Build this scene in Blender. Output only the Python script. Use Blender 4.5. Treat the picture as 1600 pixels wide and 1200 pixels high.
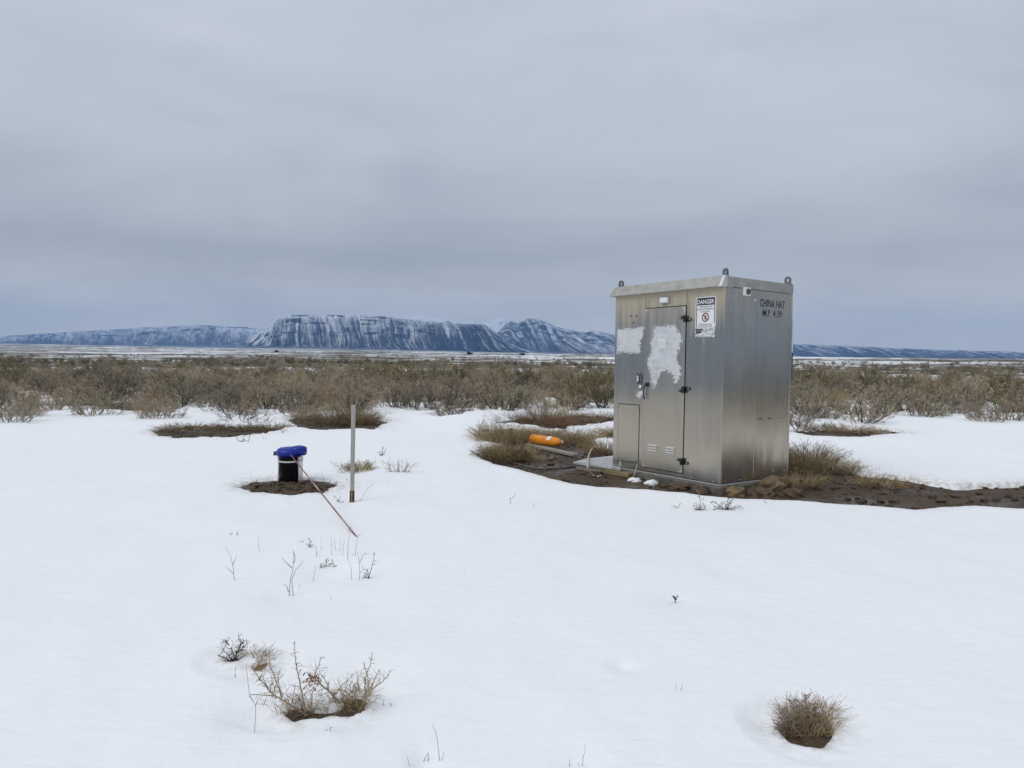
import bpy, math, random
import numpy as np
from mathutils import Matrix, Vector

for o in list(bpy.data.objects):
    bpy.data.objects.remove(o)
SC = bpy.context.scene
COL = SC.collection
RNG = random.Random(7)
NR = np.random.RandomState(11)

# ------------------------------------------------------------------ camera
F, PITCH, ROLL, CZ = 1150.0, math.radians(2.35), math.radians(0.5), 1.5
cr, sr, cp, sp = math.cos(ROLL), math.sin(ROLL), math.cos(PITCH), math.sin(PITCH)
FW = np.array([0, cp, -sp]); UP0 = np.array([0, sp, cp])
CR = cr * np.array([1.0, 0, 0]) + sr * UP0
CU = -sr * np.array([1.0, 0, 0]) + cr * UP0
cam_d = bpy.data.cameras.new('camera')
cam_d.sensor_fit = 'HORIZONTAL'; cam_d.sensor_width = 36.0; cam_d.lens = F / 1600 * 36
cam_d.clip_start = 0.05; cam_d.clip_end = 60000
cam = bpy.data.objects.new('camera', cam_d); COL.objects.link(cam)
m = Matrix.Identity(4)
for i in range(3):
    m[i][0] = CR[i]; m[i][1] = CU[i]; m[i][2] = -FW[i]
m[2][3] = CZ
cam.matrix_world = m
SC.camera = cam

# ------------------------------------------------------------------ sky and sun
W = bpy.data.worlds.new('World'); SC.world = W; W.use_nodes = True
nt = W.node_tree; nt.nodes.clear()
SUN_EL, SUN_AZ = math.radians(48), math.radians(-125)     # azimuth measured from +Y towards +X

def N(tree, kind, **kw):
    n = tree.nodes.new(kind)
    for k, v in kw.items():
        if k == 'inp':
            for a, b in v.items(): n.inputs[a].default_value = b
        else: setattr(n, k, v)
    return n

def link(tree, a, b): tree.links.new(a, b)

def math_n(tree, op, a, b=None, clamp=False):
    n = N(tree, 'ShaderNodeMath', operation=op, use_clamp=clamp)
    for i, v in enumerate((a, b)):
        if v is None: continue
        if isinstance(v, (int, float)): n.inputs[i].default_value = v
        else: link(tree, v, n.inputs[i])
    return n.outputs[0]

def ramp(tree, fac, stops, interp='LINEAR'):
    n = N(tree, 'ShaderNodeValToRGB'); n.color_ramp.interpolation = interp
    els = n.color_ramp.elements
    while len(els) < len(stops): els.new(0.5)
    for e, (p, c) in zip(els, stops):
        e.position = p; e.color = (c, c, c, 1) if isinstance(c, (int, float)) else (*c, 1)
    link(tree, fac, n.inputs[0]); return n.outputs[0]

def mix(tree, fac, a, b, mode='MIX'):
    n = N(tree, 'ShaderNodeMix', data_type='RGBA', blend_type=mode)
    for s, v in ((n.inputs[0], fac), (n.inputs[6], a), (n.inputs[7], b)):
        if isinstance(v, (int, float)): s.default_value = v
        elif isinstance(v, tuple): s.default_value = (*v, 1) if len(v) == 3 else v
        else: link(tree, v, s)
    return n.outputs[2]

def noise(tree, vec, scale, detail=4, rough=0.55, dist=0.0):
    n = N(tree, 'ShaderNodeTexNoise', inp={'Scale': scale, 'Detail': detail, 'Roughness': rough, 'Distortion': dist})
    if vec is not None: link(tree, vec, n.inputs['Vector'])
    return n.outputs[0]

sky = N(nt, 'ShaderNodeTexSky', sky_type='NISHITA', sun_disc=False)
sky.sun_elevation = SUN_EL; sky.sun_rotation = SUN_AZ; sky.dust_density = 3.0
geo = N(nt, 'ShaderNodeTexCoord')
sep = N(nt, 'ShaderNodeSeparateXYZ'); link(nt, geo.outputs['Generated'], sep.inputs[0])
up = math_n(nt, 'MAXIMUM', sep.outputs[2], 0.0)
den = math_n(nt, 'ADD', up, 0.20)
cx = math_n(nt, 'DIVIDE', sep.outputs[0], den); cy = math_n(nt, 'DIVIDE', sep.outputs[1], den)
cxy = N(nt, 'ShaderNodeCombineXYZ'); link(nt, cx, cxy.inputs[0]); link(nt, cy, cxy.inputs[1])
mp1 = N(nt, 'ShaderNodeMapping', inp={'Scale': (1.0, 1.0, 2.8), 'Location': (0.4, 2.2, 0.7)}); link(nt, geo.outputs['Generated'], mp1.inputs[0])
c1 = noise(nt, mp1.outputs[0], 2.2, 7, 0.55, 0.5)
mp = N(nt, 'ShaderNodeMapping', inp={'Scale': (0.7, 1.5, 1), 'Location': (3.1, 1.7, 0)}); link(nt, cxy.outputs[0], mp.inputs[0])
c2 = noise(nt, mp.outputs[0], 1.1, 5, 0.5, 0.8)
cl = math_n(nt, 'ADD', math_n(nt, 'MULTIPLY', c1, 0.72), math_n(nt, 'MULTIPLY', c2, 0.28))
cloud = ramp(nt, cl, [(0.34, (4.4, 4.92, 5.62)), (0.50, (5.2, 5.7, 6.38)), (0.66, (5.85, 6.3, 6.9))])
lift = ramp(nt, up, [(0.0, (1.14, 1.03, 0.83)), (0.05, (1.12, 1.02, 0.86)), (0.08, (1.06, 0.99, 0.88)), (0.13, (0.85, 0.83, 0.79)), (0.26, (1.03, 1.02, 1.0)), (0.42, (1.10, 1.09, 1.08)), (1.0, 1.42)])
cloud = mix(nt, 1.0, cloud, lift, 'MULTIPLY')
full = mix(nt, 0.93, sky.outputs[0], cloud)
bg = N(nt, 'ShaderNodeBackground', inp={'Strength': 0.1}); link(nt, full, bg.inputs[0])
wo = N(nt, 'ShaderNodeOutputWorld'); link(nt, bg.outputs[0], wo.inputs[0])

sd = bpy.data.lights.new('sun', 'SUN'); sd.energy = 1.0; sd.angle = math.radians(40); sd.color = (1, 0.965, 0.92)
sun = bpy.data.objects.new('sun', sd); COL.objects.link(sun)
sv = Vector((math.sin(SUN_AZ) * math.cos(SUN_EL), math.cos(SUN_AZ) * math.cos(SUN_EL), math.sin(SUN_EL)))
sun.rotation_euler = sv.to_track_quat('Z', 'Y').to_euler(); sun.location = (0, 0, 30)
SC.view_settings.view_transform = 'Standard'; SC.view_settings.look = 'None'
SC.view_settings.exposure = 0.0; SC.view_settings.gamma = 1.0; SC.view_settings.use_curve_mapping = False
SC.cycles.use_denoising = True
SC.cycles.max_bounces = 8; SC.cycles.volume_bounces = 1

# ------------------------------------------------------------------ placing helpers
def ray(px, py):
    return FW + CR * (px - 800) / F - CU * (py - 600) / F

def at(px, py, z=0.0):
    """point of the ground level z seen at (px, py) of the 1600x1200 photograph"""
    r = ray(px, py); t = (z - CZ) / r[2]
    return np.array([0, 0, CZ]) + t * r

def atY(px, py, Y):
    r = ray(px, py); t = Y / r[1]
    return np.array([0, 0, CZ]) + t * r

def tag(o, label=None, cat=None, group=None, kind=None):
    if label: o['label'] = label
    if cat: o['category'] = cat
    if group: o['group'] = group
    if kind: o['kind'] = kind
    return o

def empty(name, loc=(0, 0, 0), rz=0.0):
    o = bpy.data.objects.new(name, None); COL.objects.link(o)
    o.location = loc; o.rotation_euler = (0, 0, rz); o.empty_display_size = 0.1
    return o

class MB:
    def __init__(s): s.v = []; s.f = []; s.m = []
    def add(s, v, f, mi=0):
        b = len(s.v); s.v.extend([tuple(map(float, q)) for q in v])
        s.f.extend([tuple(b + i for i in q) for q in f]); s.m.extend([mi] * len(f)); return s
    def box(s, x0, x1, y0, y1, z0, z1, mi=0, bev=0.0):
        if bev <= 0:
            v = [(x, y, z) for z in (z0, z1) for y in (y0, y1) for x in (x0, x1)]
            return s.add(v, [(0, 2, 3, 1), (4, 5, 7, 6), (0, 1, 5, 4), (2, 6, 7, 3), (0, 4, 6, 2), (1, 3, 7, 5)], mi)
        b = bev
        v = []
        for ix, x in enumerate((x0, x1)):
            for iy, y in enumerate((y0, y1)):
                for iz, z in enumerate((z0, z1)):
                    dx = b if ix == 0 else -b; dy = b if iy == 0 else -b; dz = b if iz == 0 else -b
                    v += [(x, y + dy, z + dz), (x + dx, y, z + dz), (x + dx, y + dy, z)]
        I = lambda ix, iy, iz, k: (ix * 4 + iy * 2 + iz) * 3 + k
        f = []
        for ix in (0, 1):
            q = [I(ix, 0, 0, 0), I(ix, 1, 0, 0), I(ix, 1, 1, 0), I(ix, 0, 1, 0)]; f.append(q if ix else q[::-1])
        for iy in (0, 1):
            q = [I(0, iy, 0, 1), I(1, iy, 0, 1), I(1, iy, 1, 1), I(0, iy, 1, 1)]; f.append(q[::-1] if iy else q)
        for iz in (0, 1):
            q = [I(0, 0, iz, 2), I(1, 0, iz, 2), I(1, 1, iz, 2), I(0, 1, iz, 2)]; f.append(q if iz else q[::-1])
        for iy in (0, 1):
            for iz in (0, 1):
                f.append([I(0, iy, iz, 1), I(1, iy, iz, 1), I(1, iy, iz, 2), I(0, iy, iz, 2)])
        for ix in (0, 1):
            for iz in (0, 1):
                f.append([I(ix, 0, iz, 0), I(ix, 1, iz, 0), I(ix, 1, iz, 2), I(ix, 0, iz, 2)])
            for iy in (0, 1):
                f.append([I(ix, iy, 0, 0), I(ix, iy, 1, 0), I(ix, iy, 1, 1), I(ix, iy, 0, 1)])
        for ix in (0, 1):
            for iy in (0, 1):
                for iz in (0, 1):
                    f.append([I(ix, iy, iz, 0), I(ix, iy, iz, 1), I(ix, iy, iz, 2)])
        return s.add(v, f, mi)
    def tube(s, pts, r0, r1=None, n=3, mi=0, caps=True, up=(0, 0, 1)):
        pts = [np.asarray(p, float) for p in pts]; r1 = r0 if r1 is None else r1
        k = len(pts); v = []; f = []
        ref = np.array(up, float)
        for i, p in enumerate(pts):
            t = pts[min(i + 1, k - 1)] - pts[max(i - 1, 0)]
            t = t / (np.linalg.norm(t) + 1e-9)
            a = np.cross(t, ref)
            if np.linalg.norm(a) < 0.05: a = np.cross(t, np.array([1.0, 0.1, 0]))
            a /= np.linalg.norm(a); b = np.cross(t, a)
            r = r0 + (r1 - r0) * i / max(1, k - 1)
            for j in range(n):
                q = 2 * math.pi * j / n
                v.append(p + r * (a * math.cos(q) + b * math.sin(q)))
        for i in range(k - 1):
            for j in range(n):
                a0 = i * n + j; a1 = i * n + (j + 1) % n
                f.append((a0, a1, a1 + n, a0 + n))
        if caps and n > 2:
            f.append(tuple(range(n))[::-1]); f.append(tuple((k - 1) * n + j for j in range(n)))
        return s.add(v, f, mi)
    def lathe(s, prof, n=24, axis='z', c=(0, 0, 0), mi=0):
        v = []; f = []
        for (r, h) in prof:
            for j in range(n):
                q = 2 * math.pi * j / n
                v.append((c[0] + r * math.cos(q), c[1] + r * math.sin(q), c[2] + h))
        for i in range(len(prof) - 1):
            for j in range(n):
                a0 = i * n + j; a1 = i * n + (j + 1) % n
                f.append((a0, a1, a1 + n, a0 + n))
        f.append(tuple(range(n))[::-1]); f.append(tuple((len(prof) - 1) * n + j for j in range(n)))
        if axis != 'z':
            w = []
            for (x, y, z) in v:
                x -= c[0]; y -= c[1]; z -= c[2]
                p = {'x': (z, x, y), 'y': (x, z, -y) if False else (y, z, x)}[axis]
                w.append((c[0] + p[0], c[1] + p[1], c[2] + p[2]))
            v = w
        return s.add(v, f, mi)
    def poly(s, pts, t, plane='xz', y=0.0, mi=0):
        """extruded outline; plane xz: faces -y, front face at y, back at y+t; plane yz: faces +x"""
        n = len(pts)
        if plane == 'xz':
            v = [(a, y, b) for a, b in pts] + [(a, y + t, b) for a, b in pts]
        else:
            v = [(y, a, b) for a, b in pts] + [(y - t, a, b) for a, b in pts]
        f = [tuple(range(n)), tuple(range(2 * n - 1, n - 1, -1))]
        f += [(i, i + n, (i + 1) % n + n, (i + 1) % n) for i in range(n)]
        return s.add(v, f, mi)
    def mesh(s, name, mats, smooth=False):
        me = bpy.data.meshes.new(name); me.from_pydata(s.v, [], s.f)
        for mt in (mats if isinstance(mats, (list, tuple)) else [mats]): me.materials.append(mt)
        if any(s.m): me.polygons.foreach_set('material_index', s.m)
        if smooth: me.polygons.foreach_set('use_smooth', [True] * len(s.f))
        me.update(); return me
    def build(s, name, mats, parent=None, smooth=False):
        o = bpy.data.objects.new(name, s.mesh(name, mats, smooth)); COL.objects.link(o)
        o.parent = parent; return o

def fix_normals(me):
    import bmesh
    bm = bmesh.new(); bm.from_mesh(me); bmesh.ops.recalc_face_normals(bm, faces=bm.faces); bm.to_mesh(me); bm.free()

# vectorised value noise
def _h(ix, iy, seed):
    n = (ix.astype(np.int64) * 374761393 + iy.astype(np.int64) * 668265263 + seed * 1274126177) & 0xffffffff
    n = ((n ^ (n >> 13)) * 1274126177) & 0xffffffff
    return ((n ^ (n >> 16)) & 0xffff) / 65535.0

def vn(x, y, seed=0):
    x = np.asarray(x, float); y = np.asarray(y, float)
    ix = np.floor(x); iy = np.floor(y); fx = x - ix; fy = y - iy
    ux = fx * fx * fx * (fx * (fx * 6 - 15) + 10); uy = fy * fy * fy * (fy * (fy * 6 - 15) + 10)
    a = _h(ix, iy, seed); b = _h(ix + 1, iy, seed); c = _h(ix, iy + 1, seed); d = _h(ix + 1, iy + 1, seed)
    return (a * (1 - ux) + b * ux) * (1 - uy) + (c * (1 - ux) + d * ux) * uy

def fbm(x, y, seed=0, o=4, g=0.5):
    s = 0; a = 1; t = 0
    for i in range(o):
        s = s + a * vn(x * 2 ** i, y * 2 ** i, seed + i * 17); t += a; a *= g
    return s / t

def sstep(a, b, x):
    t = np.clip((x - a) / (b - a), 0, 1); return t * t * (3 - 2 * t)

# ------------------------------------------------------------------ materials
def newmat(name):
    mt = bpy.data.materials.new(name); mt.use_nodes = True
    t = mt.node_tree; b = t.nodes['Principled BSDF']; return mt, t, b

def obj_coord(t, kind='Object'):
    return N(t, 'ShaderNodeTexCoord').outputs[kind]

def pos(t): return N(t, 'ShaderNodeNewGeometry').outputs['Position']

def bump(t, b, h, strength, dist):
    n = N(t, 'ShaderNodeBump', inp={'Strength': strength, 'Distance': dist}); link(t, h, n.inputs['Height'])
    link(t, n.outputs[0], b.inputs['Normal'])

def simple(name, c1, c2, scale=8, rough=0.7, metallic=0.0, bmp=0.0, dist=0.01, detail=5, stretch=None, space='Object', spec=0.5, rand=0.0):
    mt, t, b = newmat(name)
    co = pos(t) if space == 'World' else obj_coord(t)
    if stretch:
        mpn = N(t, 'ShaderNodeMapping', inp={'Scale': stretch}); link(t, co, mpn.inputs[0]); co = mpn.outputs[0]
    n = noise(t, co, scale, detail, 0.6)
    f = ramp(t, n, [(0.3, 0.0), (0.7, 1.0)])
    col = mix(t, f, c1, c2)
    if rand:
        r = N(t, 'ShaderNodeObjectInfo').outputs['Random']
        col = mix(t, 1.0, col, ramp(t, r, [(0, 1 - rand), (1, 1 + rand)]), 'MULTIPLY')
    link(t, col, b.inputs['Base Color'])
    b.inputs['Roughness'].default_value = rough; b.inputs['Metallic'].default_value = metallic
    b.inputs['Specular IOR Level'].default_value = spec
    if bmp: bump(t, b, n, bmp, dist)
    return mt

# snow
M_snow, t, b = newmat('snow')
p = pos(t)
n1 = noise(t, p, 1.2, 4, 0.5); n2 = noise(t, p, 60, 3, 0.6)
mpn = N(t, 'ShaderNodeMapping', inp={'Scale': (1.0, 3.2, 1)}); link(t, p, mpn.inputs[0])
n3 = noise(t, mpn.outputs[0], 5.0, 4, 0.5, 0.4)
n4 = noise(t, p, 15, 4, 0.6)
mel = N(t, 'ShaderNodeAttribute', attribute_name='melt').outputs['Fac']
mk_ = math_n(t, 'MULTIPLY', mel, ramp(t, n4, [(0.40, 0.0), (0.62, 1.0)]))
snc = mix(t, n1, (0.88, 0.885, 0.895), (0.915, 0.915, 0.915))
link(t, mix(t, mk_, snc, (0.42, 0.36, 0.29)), b.inputs['Base Color'])
b.inputs['Roughness'].default_value = 0.75; b.inputs['Specular IOR Level'].default_value = 0.25
hh = math_n(t, 'ADD', math_n(t, 'MULTIPLY', n3, 0.7), math_n(t, 'ADD', math_n(t, 'MULTIPLY', n2, 0.10), math_n(t, 'MULTIPLY', n4, 0.30)))
bump(t, b, hh, 0.30, 0.05)

# bare soil near, snow-mottled brush plain farther out
M_ground, t, b = newmat('soil')
p = pos(t)
a1 = noise(t, p, 1.6, 6, 0.6); a2 = noise(t, p, 14, 6, 0.65); a3 = noise(t, p, 70, 4, 0.6)
mud = mix(t, ramp(t, a1, [(0.35, 0), (0.65, 1)]), (0.020, 0.011, 0.006), (0.060, 0.035, 0.018))
mud = mix(t, ramp(t, a2, [(0.42, 0), (0.62, 1)]), mud, (0.085, 0.053, 0.028))
mud = mix(t, ramp(t, a3, [(0.54, 0), (0.68, 0.7)]), mud, (0.17, 0.12, 0.068))
ln = N(t, 'ShaderNodeVectorMath', operation='LENGTH'); link(t, p, ln.inputs[0])
far = ramp(t, math_n(t, 'DIVIDE', ln.outputs['Value'], 200.0), [(0.33, 0), (0.42, 1)])
f1 = noise(t, p, 0.06, 6, 0.7); f2 = noise(t, p, 0.005, 6, 0.65); f3 = noise(t, p, 0.9, 4, 0.6)
farbrush = mix(t, f3, (0.060, 0.052, 0.034), (0.15, 0.125, 0.08))
snowf = math_n(t, 'ADD', math_n(t, 'MULTIPLY', f1, 0.5), math_n(t, 'MULTIPLY', f2, 0.5))
snowf = ramp(t, snowf, [(0.505, 0), (0.53, 1)])
farc = mix(t, snowf, farbrush, (0.82, 0.84, 0.86))
link(t, mix(t, far, mud, farc), b.inputs['Base Color'])
wet = ramp(t, noise(t, p, 1.1, 3, 0.5), [(0.38, 0.22), (0.50, 0.85)])
link(t, mix(t, far, wet, (0.9, 0.9, 0.9)), b.inputs['Roughness'])
bump(t, b, math_n(t, 'ADD', a2, math_n(t, 'MULTIPLY', a3, 0.4)), 0.6, 0.03)

# weathered aluminium sheet
def metal_mat(name, base, grime_top, rough=0.36):
    mt, t, b = newmat(name)
    co = obj_coord(t)
    sp_ = N(t, 'ShaderNodeSeparateXYZ'); link(t, co, sp_.inputs[0])
    mpn = N(t, 'ShaderNodeMapping', inp={'Scale': (13, 13, 0.40)}); link(t, co, mpn.inputs[0])
    st = noise(t, mpn.outputs[0], 1.0, 5, 0.62)
    mp2 = N(t, 'ShaderNodeMapping', inp={'Scale': (38, 38, 0.7)}); link(t, co, mp2.inputs[0])
    st2 = noise(t, mp2.outputs[0], 1.0, 3, 0.6)
    bl = noise(t, co, 2.3, 5, 0.6)
    spk = noise(t, co, 45, 4, 0.6)
    v = math_n(t, 'ADD', math_n(t, 'MULTIPLY', st, 0.48), math_n(t, 'MULTIPLY', bl, 0.52))
    f = ramp(t, v, [(0.32, 0), (0.68, 1)])
    lo = tuple(c * 0.88 for c in base); hi = tuple(c * 1.10 for c in base)
    c = mix(t, f, lo, hi)
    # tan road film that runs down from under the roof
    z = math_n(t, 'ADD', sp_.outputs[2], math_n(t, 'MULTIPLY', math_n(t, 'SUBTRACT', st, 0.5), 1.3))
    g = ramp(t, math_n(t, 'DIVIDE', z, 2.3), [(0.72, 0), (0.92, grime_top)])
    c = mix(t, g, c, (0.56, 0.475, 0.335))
    # tan grime along the lower half, with a bright ground reflection painted in
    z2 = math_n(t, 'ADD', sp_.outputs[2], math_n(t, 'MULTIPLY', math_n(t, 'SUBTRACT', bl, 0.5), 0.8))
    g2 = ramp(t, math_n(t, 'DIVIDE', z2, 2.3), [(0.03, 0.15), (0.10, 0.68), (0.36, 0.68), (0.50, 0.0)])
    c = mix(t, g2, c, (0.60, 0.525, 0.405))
    c = mix(t, ramp(t, spk, [(0.64, 0), (0.76, 0.25)]), c, (0.20, 0.19, 0.17))
    link(t, c, b.inputs['Base Color'])
    link(t, math_n(t, 'SUBTRACT', 0.92, math_n(t, 'MULTIPLY', g, 0.5)), b.inputs['Metallic'])
    r = math_n(t, 'ADD', math_n(t, 'MULTIPLY', st, 0.12), rough - 0.06)
    r = math_n(t, 'ADD', r, math_n(t, 'MULTIPLY', g, 0.25))
    link(t, r, b.inputs['Roughness'])
    mp3 = N(t, 'ShaderNodeMapping', inp={'Scale': (2.6, 2.6, 0.55)}); link(t, co, mp3.inputs[0])
    wv = noise(t, mp3.outputs[0], 1.3, 2, 0.4)
    bump(t, b, wv, 0.5, 0.03)
    return mt
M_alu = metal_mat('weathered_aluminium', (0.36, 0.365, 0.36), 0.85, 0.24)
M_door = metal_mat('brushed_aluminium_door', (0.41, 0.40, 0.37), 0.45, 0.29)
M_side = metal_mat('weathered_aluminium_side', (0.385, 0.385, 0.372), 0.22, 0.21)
M_roof = simple('galvanised_roof', (0.33, 0.32, 0.29), (0.47, 0.46, 0.42), 9, 0.5, 0.5, 0.15, 0.01)
M_dark = simple('dark_gap', (0.012, 0.012, 0.012), (0.02, 0.02, 0.02), 8, 0.8)
M_black = simple('black_paint', (0.010, 0.011, 0.014), (0.018, 0.018, 0.02), 30, 0.45)
M_hinge = simple('black_green_hinge', (0.010, 0.016, 0.013), (0.03, 0.042, 0.036), 40, 0.4, 0.5)
M_white = simple('white_enamel', (0.74, 0.75, 0.76), (0.83, 0.83, 0.82), 20, 0.4)
M_bright = simple('bare_bright_metal', (0.62, 0.61, 0.58), (0.72, 0.71, 0.69), 30, 0.35, 0.7)
M_signred = simple('sign_red_black', (0.10, 0.008, 0.014), (0.16, 0.01, 0.02), 30, 0.5)
M_pink = simple('sign_pale_pink', (0.72, 0.50, 0.50), (0.78, 0.66, 0.66), 40, 0.5)
M_navy = simple('sign_navy', (0.012, 0.012, 0.025), (0.02, 0.02, 0.04), 30, 0.5)
M_greytxt = simple('faded_print', (0.10, 0.10, 0.12), (0.18, 0.18, 0.2), 60, 0.6)

# torn foil under the sign
M_torn, t, b = newmat('torn_foil')
co = obj_coord(t)
q = noise(t, co, 55, 5, 0.7)
link(t, ramp(t, q, [(0.40, (0.20, 0.20, 0.21)), (0.5, (0.55, 0.56, 0.57)), (0.58, (0.80, 0.81, 0.82))]), b.inputs['Base Color'])
b.inputs['Roughness'].default_value = 0.5; bump(t, b, q, 0.5, 0.004)

# rolled-on cover-up paint, thin at its edges
M_patch, t, b = newmat('cover_paint')
co = obj_coord(t)
mpn = N(t, 'ShaderNodeMapping', inp={'Scale': (9, 9, 26)}); link(t, co, mpn.inputs[0])
q = noise(t, mpn.outputs[0], 1.0, 5, 0.65); q2 = noise(t, co, 5, 4, 0.6)
v = math_n(t, 'ADD', math_n(t, 'MULTIPLY', q, 0.5), math_n(t, 'MULTIPLY', q2, 0.5))
link(t, ramp(t, v, [(0.33, (0.44, 0.45, 0.45)), (0.47, (0.60, 0.615, 0.63)), (0.62, (0.70, 0.71, 0.73))]), b.inputs['Base Color'])
b.inputs['Roughness'].default_value = 0.6; bump(t, b, q, 0.2, 0.004)
ed = N(t, 'ShaderNodeAttribute', attribute_name='edge').outputs['Fac']
e1 = math_n(t, 'ADD', math_n(t, 'MULTIPLY', ed, 14.0), math_n(t, 'MULTIPLY', math_n(t, 'SUBTRACT', noise(t, co, 38, 4, 0.65), 0.42), 2.2))
e1 = math_n(t, 'ADD', e1, math_n(t, 'MULTIPLY', math_n(t, 'SUBTRACT', q, 0.46), 1.2))
link(t, ramp(t, e1, [(0.0, 0.0), (0.35, 0.94)]), b.inputs['Alpha'])

M_conc = simple('concrete', (0.075, 0.066, 0.052), (0.18, 0.165, 0.14), 9, 0.9, 0, 0.5, 0.02)
M_rock = simple('brown_rock', (0.055, 0.034, 0.019), (0.16, 0.11, 0.068), 9, 0.9, 0, 0.7, 0.03)
M_sand = simple('tan_clod', (0.15, 0.10, 0.05), (0.28, 0.20, 0.11), 16, 0.95, 0, 0.6, 0.02)
M_wood = simple('weathered_board', (0.20, 0.17, 0.135), (0.40, 0.36, 0.31), 3.0, 0.85, 0, 0.5, 0.01, stretch=(2, 18, 18))
M_wood2 = simple('yellowed_timber', (0.17, 0.13, 0.06), (0.31, 0.25, 0.12), 3.0, 0.85, 0, 0.5, 0.01, stretch=(2, 18, 18))
M_ply = simple('icy_plywood', (0.27, 0.26, 0.25), (0.62, 0.63, 0.64), 3.5, 0.7, 0, 0.5, 0.02, stretch=(2, 6, 6))
M_orange = simple('orange_enamel', (0.68, 0.21, 0.006), (0.86, 0.31, 0.010), 11, 0.42, 0, 0.1, 0.01)
M_brass = simple('tarnished_brass', (0.34, 0.22, 0.12), (0.52, 0.36, 0.22), 30, 0.4, 0.6)
M_hose = simple('grey_black_hose', (0.05, 0.05, 0.045), (0.12, 0.12, 0.11), 14, 0.45)
M_cable = simple('cream_cable', (0.50, 0.43, 0.33), (0.66, 0.60, 0.50), 20, 0.5)
M_pipe = simple('black_plastic', (0.003, 0.003, 0.0035), (0.006, 0.006, 0.007), 15, 0.65, spec=0.12)
M_blue = simple('blue_plastic', (0.001, 0.012, 0.19), (0.002, 0.022, 0.32), 9, 0.35, 0, 0.1, 0.01, spec=0.4)
M_pvc = simple('white_plastic_post', (0.58, 0.57, 0.54), (0.74, 0.73, 0.70), 12, 0.5)
M_post = simple('grey_post', (0.30, 0.285, 0.25), (0.45, 0.43, 0.385), 6, 0.7, 0, 0.3, 0.01, stretch=(20, 20, 1.5))
M_rust = simple('rusty_sleeve', (0.035, 0.014, 0.010), (0.10, 0.040, 0.028), 25, 0.75, 0, 0.4, 0.01)
M_rod, t, b = newmat('red_white_rod')
co = obj_coord(t); s3 = N(t, 'ShaderNodeSeparateXYZ'); link(t, co, s3.inputs[0])
q = noise(t, co, 2.2, 3, 0.5)
link(t, ramp(t, q, [(0.42, (0.20, 0.05, 0.042)), (0.5, (0.30, 0.13, 0.115)), (0.60, (0.55, 0.42, 0.38))]), b.inputs['Base Color'])
b.inputs['Roughness'].default_value = 0.45
M_twig = simple('bare_twig', (0.17, 0.135, 0.11), (0.30, 0.25, 0.21), 30, 0.85)
M_twigd = simple('dark_twig', (0.040, 0.032, 0.030), (0.10, 0.080, 0.072), 40, 0.85)
M_straw = simple('dead_straw', (0.20, 0.125, 0.06), (0.42, 0.30, 0.16), 12, 0.85)
M_rust_leaf = simple('rusty_leaf', (0.17, 0.07, 0.03), (0.33, 0.16, 0.07), 30, 0.8)
M_mauve = simple('mauve_seed_head', (0.09, 0.06, 0.13), (0.18, 0.13, 0.22), 30, 0.8)
M_paper = simple('paper_notice', (0.74, 0.75, 0.77), (0.80, 0.80, 0.81), 20, 0.7)

def brush_mat(name, a, c, rand=0.35):
    mt, t, b = newmat(name)
    co = obj_coord(t); q = noise(t, co, 5, 4, 0.6)
    col = mix(t, ramp(t, q, [(0.3, 0), (0.7, 1)]), a, c)
    r = N(t, 'ShaderNodeObjectInfo').outputs['Random']
    tint = ramp(t, r, [(0.0, (0.50, 0.50, 0.48)), (0.25, (0.80, 0.79, 0.77)), (0.45, (1.05, 0.98, 0.86)), (0.6, (0.82, 0.86, 0.76)), (0.8, (1.12, 1.06, 1.0)), (1.0, (1.38, 1.26, 1.12))])
    link(t, mix(t, 1.0, col, tint, 'MULTIPLY'), b.inputs['Base Color'])
    b.inputs['Roughness'].default_value = 0.9; b.inputs['Specular IOR Level'].default_value = 0.15
    return mt
M_leaf = brush_mat('sage_leaf', (0.33, 0.285, 0.215), (0.56, 0.495, 0.40))
M_leafg = brush_mat('olive_leaf', (0.20, 0.18, 0.085), (0.36, 0.32, 0.175))
M_leaft = brush_mat('tan_stem', (0.30, 0.225, 0.135), (0.50, 0.40, 0.27))
M_leafd = brush_mat('dark_leaf', (0.06, 0.068, 0.06), (0.11, 0.118, 0.10))
M_bark = brush_mat('sage_bark', (0.060, 0.048, 0.040), (0.15, 0.122, 0.10))
M_barkg = brush_mat('grey_twig', (0.18, 0.155, 0.125), (0.33, 0.29, 0.24))

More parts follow.
